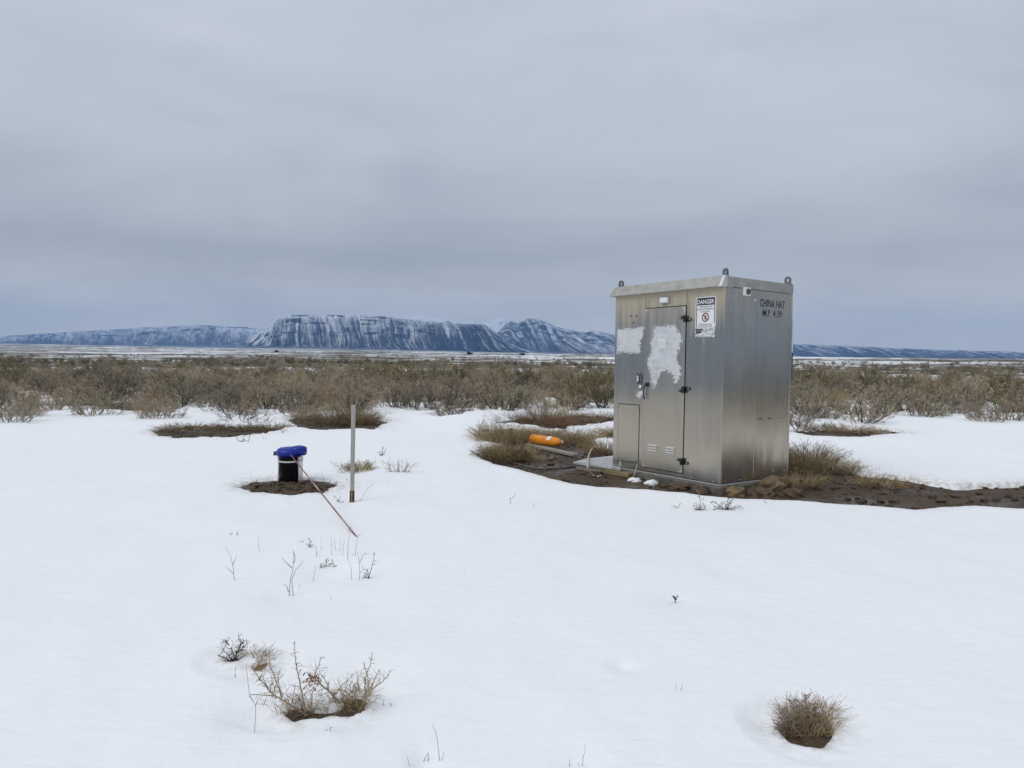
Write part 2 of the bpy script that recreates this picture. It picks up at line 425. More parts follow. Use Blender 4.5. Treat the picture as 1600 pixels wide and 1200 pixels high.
# ------------------------------------------------------------------ ground and snow
def W2(pts, z=0.0): return np.array([at(x, y, z)[:2] for x, y in pts])
PATCH = {
 'cabinet': W2([(743, 681), (757, 690), (783, 694), (757, 708), (752, 719), (775, 727), (800, 734), (850, 747), (900, 759), (940, 764), (980, 768), (1020, 773), (1080, 777), (1140, 784), (1190, 784), (1250, 788), (1330, 792), (1420, 797), (1520, 792), (1640, 801), (1780, 790), (1760, 764), (1600, 757), (1490, 762), (1420, 748), (1350, 742), (1300, 724), (1240, 710), (1100, 700), (960, 703), (938, 700), (925, 689), (880, 678), (835, 676), (815, 669), (780, 668)], -0.02),
 'strip': W2([(786, 657), (815, 653), (850, 655), (880, 650), (905, 648), (935, 651), (985, 650), (985, 656), (935, 659), (905, 664), (865, 669), (825, 666)]),
 'strip2': W2([(925, 676), (950, 672), (985, 674), (975, 684), (945, 683)]),
 'brush_left': W2([(448, 655), (470, 651), (500, 652), (545, 650), (585, 652), (604, 660), (580, 671), (555, 670), (535, 672), (505, 673), (480, 668), (460, 662)]),
 'dark_left': W2([(240, 672), (300, 664), (355, 667), (400, 666), (436, 668), (428, 675), (395, 678), (365, 682), (330, 683), (280, 684)]),
 'pipe': W2([(384, 761), (400, 755), (418, 750), (440, 749), (470, 749), (500, 752), (524, 758), (508, 762), (500, 766), (470, 767), (440, 765), (415, 767), (396, 767)]),
 'shrub_front': W2([(432, 1117), (446, 1104), (468, 1098), (482, 1100), (494, 1106), (515, 1107), (533, 1104), (528, 1092), (545, 1084), (566, 1084), (580, 1096), (574, 1112), (548, 1126), (520, 1122), (500, 1127), (470, 1128), (462, 1134), (448, 1124)]),
 'shrub_right': W2([(1212, 1128), (1222, 1118), (1245, 1105), (1290, 1110), (1310, 1140), (1290, 1168), (1250, 1164), (1232, 1156), (1222, 1142)]),
 'sprig_a': W2([(350, 1030), (368, 1024), (382, 1026), (380, 1033), (366, 1037), (352, 1036)]),
 'sprig_b': W2([(394, 1044), (402, 1036), (418, 1032), (422, 1040), (408, 1048), (398, 1050)]),
 'trunk': W2([(668, 655), (690, 647), (720, 648), (745, 646), (756, 646), (738, 652), (715, 657), (690, 657)]),
 'right_far': W2([(1236, 676), (1275, 670), (1380, 668), (1420, 676), (1340, 684), (1270, 682)]),
}
def sd_poly(x, y, P):
    """signed distance, negative inside"""
    d = np.full(x.shape, 1e9); ins = np.zeros(x.shape, bool)
    n = len(P)
    for i in range(n):
        ax, ay = P[i]; bx, by = P[(i + 1) % n]
        ex, ey = bx - ax, by - ay
        t = np.clip(((x - ax) * ex + (y - ay) * ey) / (ex * ex + ey * ey + 1e-12), 0, 1)
        d = np.minimum(d, np.hypot(x - ax - t * ex, y - ay - t * ey))
        c = ((ay > y) != (by > y))
        with np.errstate(divide='ignore', invalid='ignore'):
            xi = (bx - ax) * (y - ay) / (by - ay + 1e-15) + ax
        ins ^= c & (x < xi)
    return np.where(ins, -d, d)

# where the sage begins, as a line in plan
EDGE_PX = [(-400, 655), (0, 650), (200, 644), (350, 640), (450, 639), (480, 646), (600, 643), (660, 645), (760, 640), (850, 640), (960, 638), (1240, 655), (1400, 650), (1600, 648), (2000, 655)]
EDGE = np.array([at(x, y)[:2] for x, y in EDGE_PX])
EDGE_A = np.arctan2(EDGE[:, 0], EDGE[:, 1]); EDGE_R = np.hypot(EDGE[:, 0], EDGE[:, 1])
def edge_r(x, y):
    a = np.arctan2(x, y)
    return np.interp(a, EDGE_A, EDGE_R, left=14.0, right=14.0) + 4.2 * (fbm(a * 11 + 5, a * 0 + 1.5, 81, 3, 0.6) - 0.47)

MOUND = {'cabinet': 0.055, 'strip': 0.08, 'strip2': 0.07, 'brush_left': 0.08, 'dark_left': 0.09, 'pipe': 0.085, 'shrub_front': 0.082, 'shrub_right': 0.075, 'sprig_a': 0.08, 'sprig_b': 0.08, 'trunk': 0.06, 'right_far': 0.07}
def mound(x, y):
    out = np.zeros(np.shape(x))
    for k, a in MOUND.items():
        P = PATCH[k]; c = P.mean(0); R = np.max(np.hypot(*(P - c).T)) + 1.2
        mk = np.hypot(x - c[0], y - c[1]) < R
        if mk.any():
            e = 0.5 if k not in ('shrub_front', 'shrub_right', 'sprig_a', 'sprig_b') else 0.12
            out[mk] = np.maximum(out[mk], a * sstep(e, -0.05 if e > 0.2 else 0.0, sd_poly(x[mk], y[mk], P)))
    return out

def ground_z(x, y):
    x = np.asarray(x, float); y = np.asarray(y, float)
    r = np.hypot(x, y)
    z = -0.10 + 0.05 * (fbm(x * 0.9, y * 0.9, 3) - 0.5) * sstep(400, 60, r) + 0.022 * (fbm(x * 5, y * 5, 9, 3) - 0.5) * sstep(60, 20, r)
    z = z + mound(x, y)
    z = z + sstep(110, 500, r) * (3.2 * (fbm(x / 150, y / 150, 91, 3) - 0.5) + sstep(600, 2500, r) * 9 * (fbm(x / 700, y / 700, 93, 3) - 0.5))
    # the basin floor climbs slightly to the left in the distance
    z = z + sstep(800, 9000, r) * (14 - 26 * np.clip(x / (r + 1e-6) / 0.36, -1.5, 1.2))
    return z

def snow_sd(x, y):
    d = np.full(np.shape(x), 1e9)
    w = 0.14 * (fbm(x * 3.0, y * 3.0, 21, 5, 0.65) - 0.5)
    r = np.hypot(x, y)
    for k, P in PATCH.items():
        c = P.mean(0); R = np.max(np.hypot(*(P - c).T)) + 0.6
        mk = np.hypot(x - c[0], y - c[1]) < R
        if mk.any():
            amp = {'shrub_front': 0.5, 'shrub_front_b': 0.3, 'sprig_a': 0.3, 'sprig_b': 0.3, 'shrub_right': 0.5, 'cabinet': 0.8}.get(k, 3.0)
            off = {'pipe': 0.12, 'dark_left': 0.1, 'strip': 0.1, 'brush_left': 0.1}.get(k, 0.0)
            d[mk] = np.minimum(d[mk], sd_poly(x[mk], y[mk], P) - off + w[mk] * amp)
    # melt rings among the sage
    er = edge_r(x, y)
    s = (fbm(x * 0.42, y * 0.42, 33, 4, 0.6) - 0.46) * 2.2
    inb = (x > -0.6) & (x < 3.4) & (y > 11.4) & (y < 19.5)
    s = np.where(inb, (fbm(x * 1.1, y * 0.8, 37, 4, 0.6) - 0.47) * 1.0, s + np.clip(er + 0.6 - r, 0, 9) * 0.55)
    bz = np.where((r > er - 3.5) | inb, s, 9.0)
    return np.minimum(d, bz)

def snow_z(x, y):
    x = np.asarray(x, float); y = np.asarray(y, float)
    d = snow_sd(x, y); g = ground_z(x, y)
    r = np.hypot(x, y)
    top = 0.0 + 0.085 * (fbm(x * 0.5, y * 0.5, 41, 3) - 0.5) + 0.034 * (fbm(x * 1.9, y * 1.5, 47, 4) - 0.5)
    top = top + 0.16 * np.exp(-(((x + 0.95) / 1.5) ** 2 + ((y - 17.2) / 1.8) ** 2))      # drift beside the mud
    top = top + 0.03 * np.exp(-((d / 0.35) ** 2)) * sstep(3, 6, r)
    for (cx_, cy_, cr_, ca_) in LUMPS:
        top = top + ca_ * np.exp(-(((x - cx_) ** 2 + (y - cy_) ** 2) / cr_ ** 2))
    k = np.sqrt(np.clip(d / 0.16, 0, 1))
    lo = g + 0.012
    z = lo + (top - lo) * (0.30 + 0.70 * k)
    bev = sstep(-1, 0, d / np.clip(0.0065 * r, 0.012, 0.06))
    return np.where(d > 0, z, (g - 0.05) + (lo + (top - lo) * 0.30 - g + 0.05) * bev)

def lump(px, py, r, a):
    q = at(px, py); return (q[0], q[1], r, a)
LUMPS = [lump(564, 1100, 0.055, 0.05), lump(495, 1140, 0.14, 0.015),
         lump(570, 1060, 0.2, -0.03), lump(509, 889, 0.22, -0.05), lump(455, 928, 0.2, -0.03), lump(570, 903, 0.25, -0.03), lump(1055, 940, 0.12, -0.02),
         lump(975, 1045, 0.07, -0.025), lump(665, 1188, 0.06, -0.03), lump(1225, 1125, 0.12, -0.04), lump(550, 787, 0.10, -0.03), lump(415, 1000, 0.5, 0.03),
         lump(395, 1115, 0.12, -0.03), lump(905, 1195, 0.08, -0.02)]

def polar_sheet(name, radii, angs, zf, mat, closed=True, attr=None):
    rr, aa = np.meshgrid(radii, angs, indexing='ij')
    x = rr * np.sin(aa); y = rr * np.cos(aa); z = zf(x, y)
    nr, na = rr.shape
    co = np.stack([x, y, z], -1).reshape(-1, 3)
    i = np.arange(nr - 1)[:, None]; j = np.arange(na)[None, :] if closed else np.arange(na - 1)[None, :]
    jn = (j + 1) % na
    q = np.stack([i * na + j, (i + 1) * na + j, (i + 1) * na + jn, i * na + jn], -1).reshape(-1, 4)[:, ::-1]
    me = bpy.data.meshes.new(name)
    me.vertices.add(len(co)); me.vertices.foreach_set('co', co.astype(np.float32).ravel())
    me.loops.add(q.size); me.loops.foreach_set('vertex_index', q.astype(np.int32).ravel())
    me.polygons.add(len(q)); me.polygons.foreach_set('loop_start', np.arange(0, q.size, 4, dtype=np.int32))
    me.polygons.foreach_set('loop_total', np.full(len(q), 4, np.int32))
    me.polygons.foreach_set('use_smooth', np.ones(len(q), bool))
    me.materials.append(mat); me.update(calc_edges=True); me.validate()
    if attr:
        a_ = me.attributes.new(attr[0], 'FLOAT', 'POINT'); a_.data.foreach_set('value', attr[1](x, y).astype(np.float32).ravel())
    o = bpy.data.objects.new(name, me); COL.objects.link(o); return o

fine = np.radians(np.arange(-39, 39.01, 0.15)); coarse = np.radians(np.arange(40.5, 319.6, 1.5))
ANG = np.concatenate([fine, coarse])
g = polar_sheet('ground', np.concatenate([[0.15], np.exp(np.arange(math.log(0.6), math.log(90), 0.022)), np.exp(np.arange(math.log(92), math.log(3000), 0.014)), np.exp(np.arange(math.log(3050), math.log(15500), 0.04))]),
                np.concatenate([fine[::3], coarse]), ground_z, M_ground)
tag(g, kind='structure')
s = polar_sheet('snow', np.concatenate([[0.15], np.exp(np.arange(math.log(0.5), math.log(2.2), 0.05)), np.exp(np.arange(math.log(2.25), math.log(26), 0.0062)), np.exp(np.arange(math.log(26.2), math.log(76), 0.012))]),
                ANG, lambda x, y: np.where(np.hypot(x, y) > 74, -0.5, snow_z(x, y)), M_snow,
                attr=('melt', lambda x, y: np.exp(-np.clip(snow_sd(x, y), 0, 9) / np.clip(0.012 * np.hypot(x, y), 0.02, 0.14)) * 0.8))
tag(s, kind='structure')

def gz(x, y): return float(ground_z(np.array([x]), np.array([y]))[0])
def surf(x, y):
    return float(max(snow_z(np.array([x]), np.array([y]))[0], ground_z(np.array([x]), np.array([y]))[0]))
def on(px, py):
    """surface point seen near (px, py)"""
    z = 0.0
    for _ in range(4):
        q = at(px, py, z); z = surf(q[0], q[1])
    return np.array([q[0], q[1], z])

# ------------------------------------------------------------------ mountains
M_mtn, t, b = newmat('snowy_basalt')
att = N(t, 'ShaderNodeAttribute', attribute_name='snow')
p = pos(t)
q = noise(t, p, 0.02, 5, 0.7)
rock = mix(t, q, (0.012, 0.013, 0.015), (0.040, 0.039, 0.040))
link(t, mix(t, att.outputs['Fac'], rock, (0.80, 0.82, 0.84)), b.inputs['Base Color'])
b.inputs['Roughness'].default_value = 0.95; b.inputs['Specular IOR Level'].default_value = 0.1

def hor(px): return 600 - F * math.tan(PITCH) + math.tan(ROLL) * (px - 800)

def mountain(name, prof, base, D0, D1, x0, x1, step, ribs, bias, seed, rows=90, label=None, back=2500):
    cols = np.arange(x0, x1 + 0.1, step)
    P = np.array(prof, float); B = np.array(base, float)
    top = np.interp(cols, P[:, 0], P[:, 1]) + 0.5 * (fbm(cols * 0.11, cols * 0 + seed, seed, 4, 0.6) - 0.5) * 2
    bot = np.interp(cols, B[:, 0], B[:, 1])
    hy = 600 - F * math.tan(PITCH) + math.tan(ROLL) * (cols - 800)
    tt = np.concatenate([np.linspace(0, 1, rows), np.linspace(1.03, 1.4, 8)])
    T, X = np.meshgrid(tt, cols, indexing='ij')
    TOP = np.interp(X, cols, top); BOT = np.interp(X, cols, bot); HY = np.interp(X, cols, hy)
    tc = np.clip(T, 0, 1)
    bx = np.array(bias, float); bs = np.interp(X, bx[:, 0], bx[:, 1])
    wv = 26 * (fbm(X * 0.012, tc * 1.2, seed + 5, 3) - 0.5)
    lean = np.interp(X, *np.array(ribs['lean'], float).T)
    u = X + lean * (tc - 0.5) + wv
    per = ribs['per']
    r1 = np.abs(2 * vn(u / per, tc * 0.9, seed + 1) - 1); r2 = np.abs(2 * vn(u / (per * 0.43), tc * 1.6, seed + 2) - 1)
    rib = 0.62 * r1 + 0.38 * r2
    q1 = vn(u / 3.8, tc * 1.5, seed + 3); q2 = vn(u / 1.9, tc * 3.2, seed + 4)
    streak = 0.16 * rib + 0.46 * q1 + 0.38 * q2
    # terraces of the lava flows
    ter = fbm(X * 0.03, tc * 9, seed + 8, 2)
    S = np.where(tc < 0.28, 0.13 * (tc / 0.28) ** 1.15, 0.13 + 0.87 * (np.clip(tc - 0.28, 0, 1) / 0.72) ** 0.9)
    S = S + 0.025 * np.sin(tc * 26 + 6 * ter) * sstep(0.45, 0.6, tc) * sstep(1.0, 0.85, tc)
    D = D0 + (D1 - D0) * tc + np.where(T > 1, (T - 1) * back / 0.4, 0)
    D = D + ribs['amp'] * (rib - 0.5) * sstep(0.05, 0.3, tc) * sstep(1.0, 0.85, tc) + 260 * (fbm(X * 0.01, tc, seed + 9, 2) - 0.5) * sstep(0.0, 0.2, tc)
    zt = CZ + (HY - TOP) / F * (D1 * 1.0); zb = CZ + (HY - BOT) / F * D0
    z = zb + (zt - zb) * S
    z = np.where(T > 1, zt - (T - 1) * 0.05 * zt, z)
    z = np.where(tc <= 0, z - 60, z)
    # perspective keeps the line of each slope
    dirx = (X - 800) / F
    x = dirx * D; y = D
    fine_n = fbm(X * 0.55 + lean * tc * 0.55, tc * 14, seed + 20, 3, 0.6); med = fbm(X * 0.06, tc * 4, seed + 30, 3)
    sn = bs + 0.62 * (tc - 0.5) + ribs.get('st', 1.3) * (0.46 - streak) * sstep(0.08, 0.26, tc) * (1 - 0.5 * sstep(0.80, 0.97, tc)) + 0.75 * (fine_n - 0.5) + 0.40 * (med - 0.5)
    band = fbm(X * 0.04, tc * 26, seed + 40, 2)
    sn = sn - 0.60 * sstep(0.56, 0.68, band) * sstep(0.40, 0.55, tc) * sstep(0.35, 0.55, vn(X * 0.12, tc * 10, seed + 41))
    sn = 0.74 * sstep(0.06, 1.02, sn)
    sn = np.where(tc < 0.16, sn * 0.5 + 0.12, sn)
    sn = np.where(T >= 0.995, np.maximum(sn, 0.62), sn)
    nr, na = X.shape
    co = np.stack([x, y, z], -1).reshape(-1, 3)
    i = np.arange(nr - 1)[:, None]; j = np.arange(na - 1)[None, :]
    qd = np.stack([i * na + j, i * na + j + 1, (i + 1) * na + j + 1, (i + 1) * na + j], -1).reshape(-1, 4)
    me = bpy.data.meshes.new(name); me.from_pydata(co.tolist(), [], qd.tolist())
    at_ = me.attributes.new('snow', 'FLOAT', 'POINT'); at_.data.foreach_set('value', sn.astype(np.float32).ravel())
    me.polygons.foreach_set('use_smooth', [True] * len(qd)); me.materials.append(M_mtn); me.update()
    o = bpy.data.objects.new(name, me); COL.objects.link(o); tag(o, label, kind='structure')
    return o

mountain('mountain_mesa',
    [(385, 533), (396, 526), (406, 519), (418, 510), (430, 503), (440, 497), (452, 493.5), (470, 492), (500, 492), (540, 493), (580, 493.5), (610, 494.5), (630, 498), (660, 502), (700, 505), (745, 507), (757, 508), (766, 514), (775, 521), (786, 530), (798, 538), (815, 545), (840, 551)],
    [(385, 541), (450, 545), (560, 548), (700, 551), (800, 553), (840, 556)], 8200, 9300, 385, 840, 0.8,
    {'per': 13, 'amp': 420, 'lean': [(385, -30), (480, 10), (600, 10), (700, 30), (760, 60), (840, 80)]},
    [(385, 0.52), (420, 0.52), (520, 0.46), (600, 0.42), (650, 0.32), (720, 0.20), (780, 0.20), (840, 0.38)], 3)
mountain('mountain_plateau',
    [(560, 500), (600, 496), (640, 494.5), (658, 493.5), (672, 495), (690, 498), (715, 501.5), (740, 503.5), (752, 506), (765, 512), (790, 530)],
    [(560, 530), (790, 540)], 11000, 12500, 560, 790, 1.2,
    {'per': 20, 'amp': 150, 'lean': [(0, 10), (1600, 10)]}, [(560, 1.0), (790, 1.0)], 14, rows=40)
mountain('mountain_ridge',
    [(740, 548), (760, 530), (778, 518), (785, 511), (790, 505), (796, 501), (802, 503), (808, 505), (814, 501), (820, 497.5), (828, 497), (838, 498.5), (848, 501), (858, 505), (868, 510), (880, 513), (898, 516), (915, 518.5), (924, 516), (934, 517), (948, 520), (962, 524), (1000, 528), (1060, 530), (1140, 533), (1220, 537), (1250, 538), (1330, 541), (1450, 546), (1600, 550), (1900, 556)],
    [(740, 553), (960, 556), (1250, 559), (1900, 566)], 9600, 11800, 740, 1900, 1.0,
    {'per': 16, 'amp': 380, 'lean': [(740, 60), (830, 50), (900, 90), (1000, 90), (1900, 60)]},
    [(740, 0.32), (800, 0.30), (850, 0.36), (900, 0.50), (960, 0.44), (1000, 0.4), (1230, 0.20), (1900, 0.25)], 25)
mountain('mountain_dome', [(735, 512), (752, 506), (765, 500), (780, 496.5), (788, 495.5), (796, 498), (806, 503), (820, 510)],
    [(735, 540), (820, 540)], 12800, 14000, 735, 820, 1.2, {'per': 14, 'amp': 100, 'lean': [(0, 0), (1600, 0)]}, [(700, 1.1), (900, 1.1)], 31, rows=30)
mountain('mountain_foothill',
    [(-400, 537), (-150, 531), (0, 525), (120, 518), (230, 511), (300, 508), (350, 508.5), (380, 510.5), (402, 512.5), (430, 515), (470, 522)],
    [(-400, 541), (350, 542), (470, 545)], 11200, 13600, -400, 470, 1.2,
    {'per': 22, 'amp': 120, 'st': 0.45, 'lean': [(-400, 10), (500, -20)]}, [(-400, 0.26), (330, 0.36), (400, 0.50), (470, 0.55)], 52, rows=60)

# ------------------------------------------------------------------ equipment cabinet
CW, CD, CH = 1.7167, 1.2597, 2.20          # front width, visible depth, body height
cab = empty('equipment_cabinet')
EX = Vector((0.57988, -0.81467, 0.00778)); EY = Vector((0.81467, 0.57973, -0.01511)); EZ = Vector((0.0078, 0.0151, 0.99986))
CO = Vector((1.32012, 9.51144, 0.16985 - 0.12))
mw = Matrix.Identity(4)
for i in range(3):
    mw[i][0] = EX[i]; mw[i][1] = EY[i]; mw[i][2] = EZ[i]; mw[i][3] = CO[i]
cab.matrix_world = mw
tag(cab, 'tall weathered aluminium equipment cabinet with lifting eyes and a danger sign', 'cabinet')
def cabw(x, y, z): return np.array(mw @ Vector((x, y, z)))

MB().box(0.012, CW - 0.012, 0.012, CD - 0.012, 0.006, CH + 0.02).build('inner_frame', M_dark, cab)
bv = 0.003
# front skin: y 0 .. 0.012
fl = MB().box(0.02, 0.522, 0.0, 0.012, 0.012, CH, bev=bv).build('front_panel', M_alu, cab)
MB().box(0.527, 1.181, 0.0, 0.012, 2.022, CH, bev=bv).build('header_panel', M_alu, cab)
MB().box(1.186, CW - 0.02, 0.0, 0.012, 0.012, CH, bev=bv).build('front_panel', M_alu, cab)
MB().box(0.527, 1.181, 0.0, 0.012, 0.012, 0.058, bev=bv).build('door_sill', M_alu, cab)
# vertical folded corners
for (x0, x1, y0, y1) in ((-0.006, 0.024, -0.006, 0.024), (CW - 0.024, CW + 0.006, -0.006, 0.024), (CW - 0.024, CW + 0.006, CD - 0.024, CD + 0.006)):
    MB().box(x0, x1, y0, y1, 0.004, CH + 0.003, bev=0.007).build('corner_post', M_alu, cab)
# side skin
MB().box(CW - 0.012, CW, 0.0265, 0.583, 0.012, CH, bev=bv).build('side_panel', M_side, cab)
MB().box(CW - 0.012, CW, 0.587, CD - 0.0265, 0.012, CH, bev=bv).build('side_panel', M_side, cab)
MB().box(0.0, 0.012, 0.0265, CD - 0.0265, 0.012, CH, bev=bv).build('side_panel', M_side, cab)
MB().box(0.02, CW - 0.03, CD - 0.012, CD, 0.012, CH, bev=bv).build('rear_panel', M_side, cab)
MB().box(-0.004, CW + 0.010, -0.004, CD + 0.010, -0.012, 0.0035, bev=0.003).build('base_sill', M_bright, cab)
# seam batten on the side, lower half
MB().box(CW + 0.0005, CW + 0.0035, 0.588, 0.600, 0.02, 0.62, bev=0.001).build('seam_strip', M_side, cab)

# roof: flat top with a fascia that flares over the front and left
roof = MB().box(-0.012, CW + 0.008, 0.02, CD + 0.008, CH + 0.004, CH + 0.118, bev=0.004).build('roof', M_roof, cab)
fas = MB()
pr = [(-0.062, CH + 0.016), (-0.070, CH + 0.004), (-0.066, CH - 0.004), (0.024, CH - 0.004), (0.024, CH + 0.122), (-0.004, CH + 0.122)]
v = []; n = len(pr)
for x in (-0.055, CW + 0.006): v += [(x if not (x < 0 and z > CH + 0.1) else -0.016, y, z) for y, z in pr]
fas.add(v, [tuple(range(n)), tuple(range(2 * n - 1, n - 1, -1))] + [(i, i + n, (i + 1) % n + n, (i + 1) % n) for i in range(n)])
fo = fas.build('fascia', M_roof, roof); fix_normals(fo.data)
MB().add([(-0.0555, -0.064, CH + 0.0), (-0.066, -0.060, CH + 0.0), (-0.026, 0.0, CH + 0.124), (-0.012, -0.006, CH + 0.124),
          (-0.0555, 0.03, CH + 0.0), (-0.066, 0.03, CH + 0.0), (-0.026, 0.03, CH + 0.124), (-0.012, 0.03, CH + 0.124)],
         [(0, 1, 2, 3), (4, 7, 6, 5), (0, 4, 5, 1), (3, 2, 6, 7), (1, 5, 6, 2), (0, 3, 7, 4)]).build('fascia_end', M_bright, roof)
e2 = MB().add([(CW + 0.0065, -0.072, CH - 0.005), (CW + 0.0125, -0.066, CH - 0.005), (CW + 0.0125, 0.0, CH + 0.126), (CW + 0.0065, -0.008, CH + 0.126),
          (CW - 0.022, -0.076, CH - 0.005), (CW - 0.022, -0.010, CH + 0.126), (CW + 0.0125, 0.03, CH - 0.005), (CW + 0.0125, 0.03, CH + 0.126)],
         [(0, 1, 2, 3), (4, 0, 3, 5), (1, 6, 7, 2)]).build('fascia_end', M_bright, roof)
MB().box(CW + 0.0085, CW + 0.0115, 0.031, 0.12, CH - 0.012, CH + 0.06, bev=0.001).build('corner_bracket', M_roof, roof)
# lifting eyes: three show, the fourth stands behind the roof
def eye(cx_, cy_, along):
    R, r, h = 0.041, 0.022, 0.050
    out = []; hole = []
    for k in range(13):
        a = math.pi * k / 12
        out.append((R * math.cos(a), h + R * math.sin(a)))
    out = [(R, -0.02)] + out + [(-R, -0.02)]
    m_ = MB(); tN = 0.011
    # build as ring of quads: outer outline to hole outline
    no = len(out)
    hl = []
    for k in range(no):
        a = -math.pi / 2 + 2 * math.pi * (k + 0.5) / no
        hl.append((r * math.cos(a), h - 0.004 + r * math.sin(a)))
    # align start: outer starts bottom right, runs counter-clockwise
    vv = []
    for s_ in (-tN, tN):
        for (a_, z_) in out: vv.append((a_, s_, z_))
        for (a_, z_) in hl: vv.append((a_, s_, z_))
    f = []
    for k in range(no):
        k2 = (k + 1) % no
        f.append((k, k2, no + k2, no + k)); b0 = 2 * no
        f.append((b0 + k2, b0 + k, b0 + no + k, b0 + no + k2))
        f.append((k, b0 + k, b0 + k2, k2)); f.append((no + k, no + k2, b0 + no + k2, b0 + no + k))
    w = [((x if along == 'x' else y) + cx_, (y if along == 'x' else x) + cy_, z + CH + 0.118) for x, y, z in vv]
    o = m_.add(w, f).build('lifting_eye', M_hingegrey, roof); fix_normals(o.data)
M_hingegrey = simple('grey_steel', (0.13, 0.135, 0.145), (0.24, 0.245, 0.25), 30, 0.5, 0.5)
eye(0.035, 0.05, 'x'); eye(CW - 0.035, 0.055, 'y'); eye(CW - 0.03, CD - 0.055, 'x'); eye(0.04, CD - 0.05, 'x')

# door
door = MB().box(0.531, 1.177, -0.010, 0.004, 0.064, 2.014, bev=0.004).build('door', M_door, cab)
for (cx_, cz_, sx_, sz_) in ((0.536, 2.008, 1, -1), (1.172, 2.008, -1, -1), (0.536, 0.070, 1, 1), (1.172, 0.070, -1, 1)):
    k = 0.075
    q = [(cx_, cz_), (cx_ + sx_ * k, cz_), (cx_ + sx_ * 0.02, cz_ + sz_ * 0.025), (cx_, cz_ + sz_ * k * 1.15)]
    o = MB().poly(q, 0.0018, y=-0.0122).build('corner_gusset', M_bright, door); fix_normals(o.data)
MB().box(1.170, 1.1755, -0.0125, -0.0102, 0.09, 0.30).build('edge_strip', M_bright, door)
# louvres: three pressed hoods each side
for x0 in (0.642, 0.920):
    for k in range(3):
        z0 = 0.342 - 0.030 * k
        q = MB(); n_ = 8; vv = []
        for x in (x0, x0 + 0.140):
            for (yy, zz) in ((-0.0100, 0.014), (-0.020, 0.008), (-0.026, 0.0), (-0.026, -0.006), (-0.0100, -0.006)):
                vv.append((x, yy, z0 + zz))
        q.add(vv, [(0, 1, 6, 5), (1, 2, 7, 6), (2, 3, 8, 7), (3, 4, 9, 8), (0, 4, 3, 2, 1), (5, 6, 7, 8, 9)])
        o = q.build('louvre', M_bright, door); fix_normals(o.data)
# handle: dark pivot plate, hanging bail and its bright backplate
h = MB()
h.lathe([(0.022, 0.0), (0.026, 0.010), (0.022, 0.022)], 14, 'y', (0.590, -0.034, 1.085))
hd = h.build('door_handle', M_hinge, door, True)
pts = [(0.590, -0.040, 1.075), (0.567, -0.042, 1.04), (0.560, -0.044, 0.99), (0.562, -0.042, 0.94), (0.575, -0.036, 0.905)]
MB().tube(pts, 0.010, 0.008, 6).build('grip', M_black, hd, True)
ov = [(0.600 + 0.022 * math.cos(a), 0.985 + 0.072 * math.sin(a)) for a in np.linspace(0, 2 * math.pi, 20, endpoint=False)]
o = MB().poly(ov, 0.0045, y=-0.0150).build('backplate', M_door, hd); fix_normals(o.data)

def ragged(pts, amp, seed, sub=7, vert=False):
    rr = random.Random(seed); out = []
    n_ = len(pts)
    for i in range(n_):
        a = np.array(pts[i]); c = np.array(pts[(i + 1) % n_])
        L = np.linalg.norm(c - a); nrm = np.array([-(c - a)[1], (c - a)[0]]) / (L + 1e-9)
        for k in range(sub):
            f_ = k / sub
            out.append(tuple(a + (c - a) * f_ + nrm * rr.uniform(-amp, amp) * (1 if k else 0.5)))
    return out
pp = [(0.685, 1.778), (0.85, 1.792), (1.012, 1.798), (1.064, 1.721), (1.135, 1.629), (1.071, 1.48), (1.054, 1.39), (1.116, 1.293), (1.109, 1.18), (1.07, 1.115), (1.035, 1.13), (1.0, 1.215), (0.876, 1.274), (0.80, 1.211), (0.735, 1.06), (0.69, 1.04), (0.661, 1.15), (0.645, 1.24), (0.592, 1.302), (0.60, 1.404), (0.661, 1.498), (0.617, 1.561), (0.667, 1.654)][::-1]
def fan_patch(name, pts, y, parent, mat, t_=0.0012):
    o = MB().poly(pts, t_, y=y).build(name, mat, parent); fix_normals(o.data)
    import bmesh
    bm = bmesh.new(); bm.from_mesh(o.data); bmesh.ops.triangulate(bm, faces=[f for f in bm.faces if len(f.verts) > 4]); bm.to_mesh(o.data); bm.free()
    return o
def soft_patch(name, pts, y, parent, seed):
    P = np.array(pts); st_ = 0.008
    gx = np.arange(P[:, 0].min() - 0.03, P[:, 0].max() + 0.03, st_); gz_ = np.arange(P[:, 1].min() - 0.03, P[:, 1].max() + 0.03, st_)
    XX, ZZ = np.meshgrid(gx, gz_, indexing='ij'); d = -sd_poly(XX, ZZ, P)
    na = len(gz_); idx = -np.ones(XX.shape, int); fs_ = []; vs_ = []; es_ = []
    keep = d > -0.03
    for i in range(len(gx)):
        for j in range(na):
            if keep[i, j]: idx[i, j] = len(vs_); vs_.append((XX[i, j], y, ZZ[i, j])); es_.append(d[i, j])
    for i in range(len(gx) - 1):
        for j in range(na - 1):
            q_ = (idx[i, j], idx[i + 1, j], idx[i + 1, j + 1], idx[i, j + 1])
            if min(q_) >= 0: fs_.append(q_)
    me_ = bpy.data.meshes.new(name); me_.from_pydata(vs_, [], fs_)
    a_ = me_.attributes.new('edge', 'FLOAT', 'POINT'); a_.data.foreach_set('value', np.array(es_, np.float32))
    me_.materials.append(M_patch); me_.update(); o_ = bpy.data.objects.new(name, me_); COL.objects.link(o_); o_.parent = parent; return o_
soft_patch('paint_patch', pp, -0.0112, door, 1)
soft_patch('paint_patch', ([(0.030, 1.475), (0.21, 1.478), (0.435, 1.470), (0.452, 1.50), (0.450, 1.60), (0.475, 1.66), (0.495, 1.785), (0.36, 1.782), (0.18, 1.775), (0.030, 1.772)]), -0.0012, fl, 2)
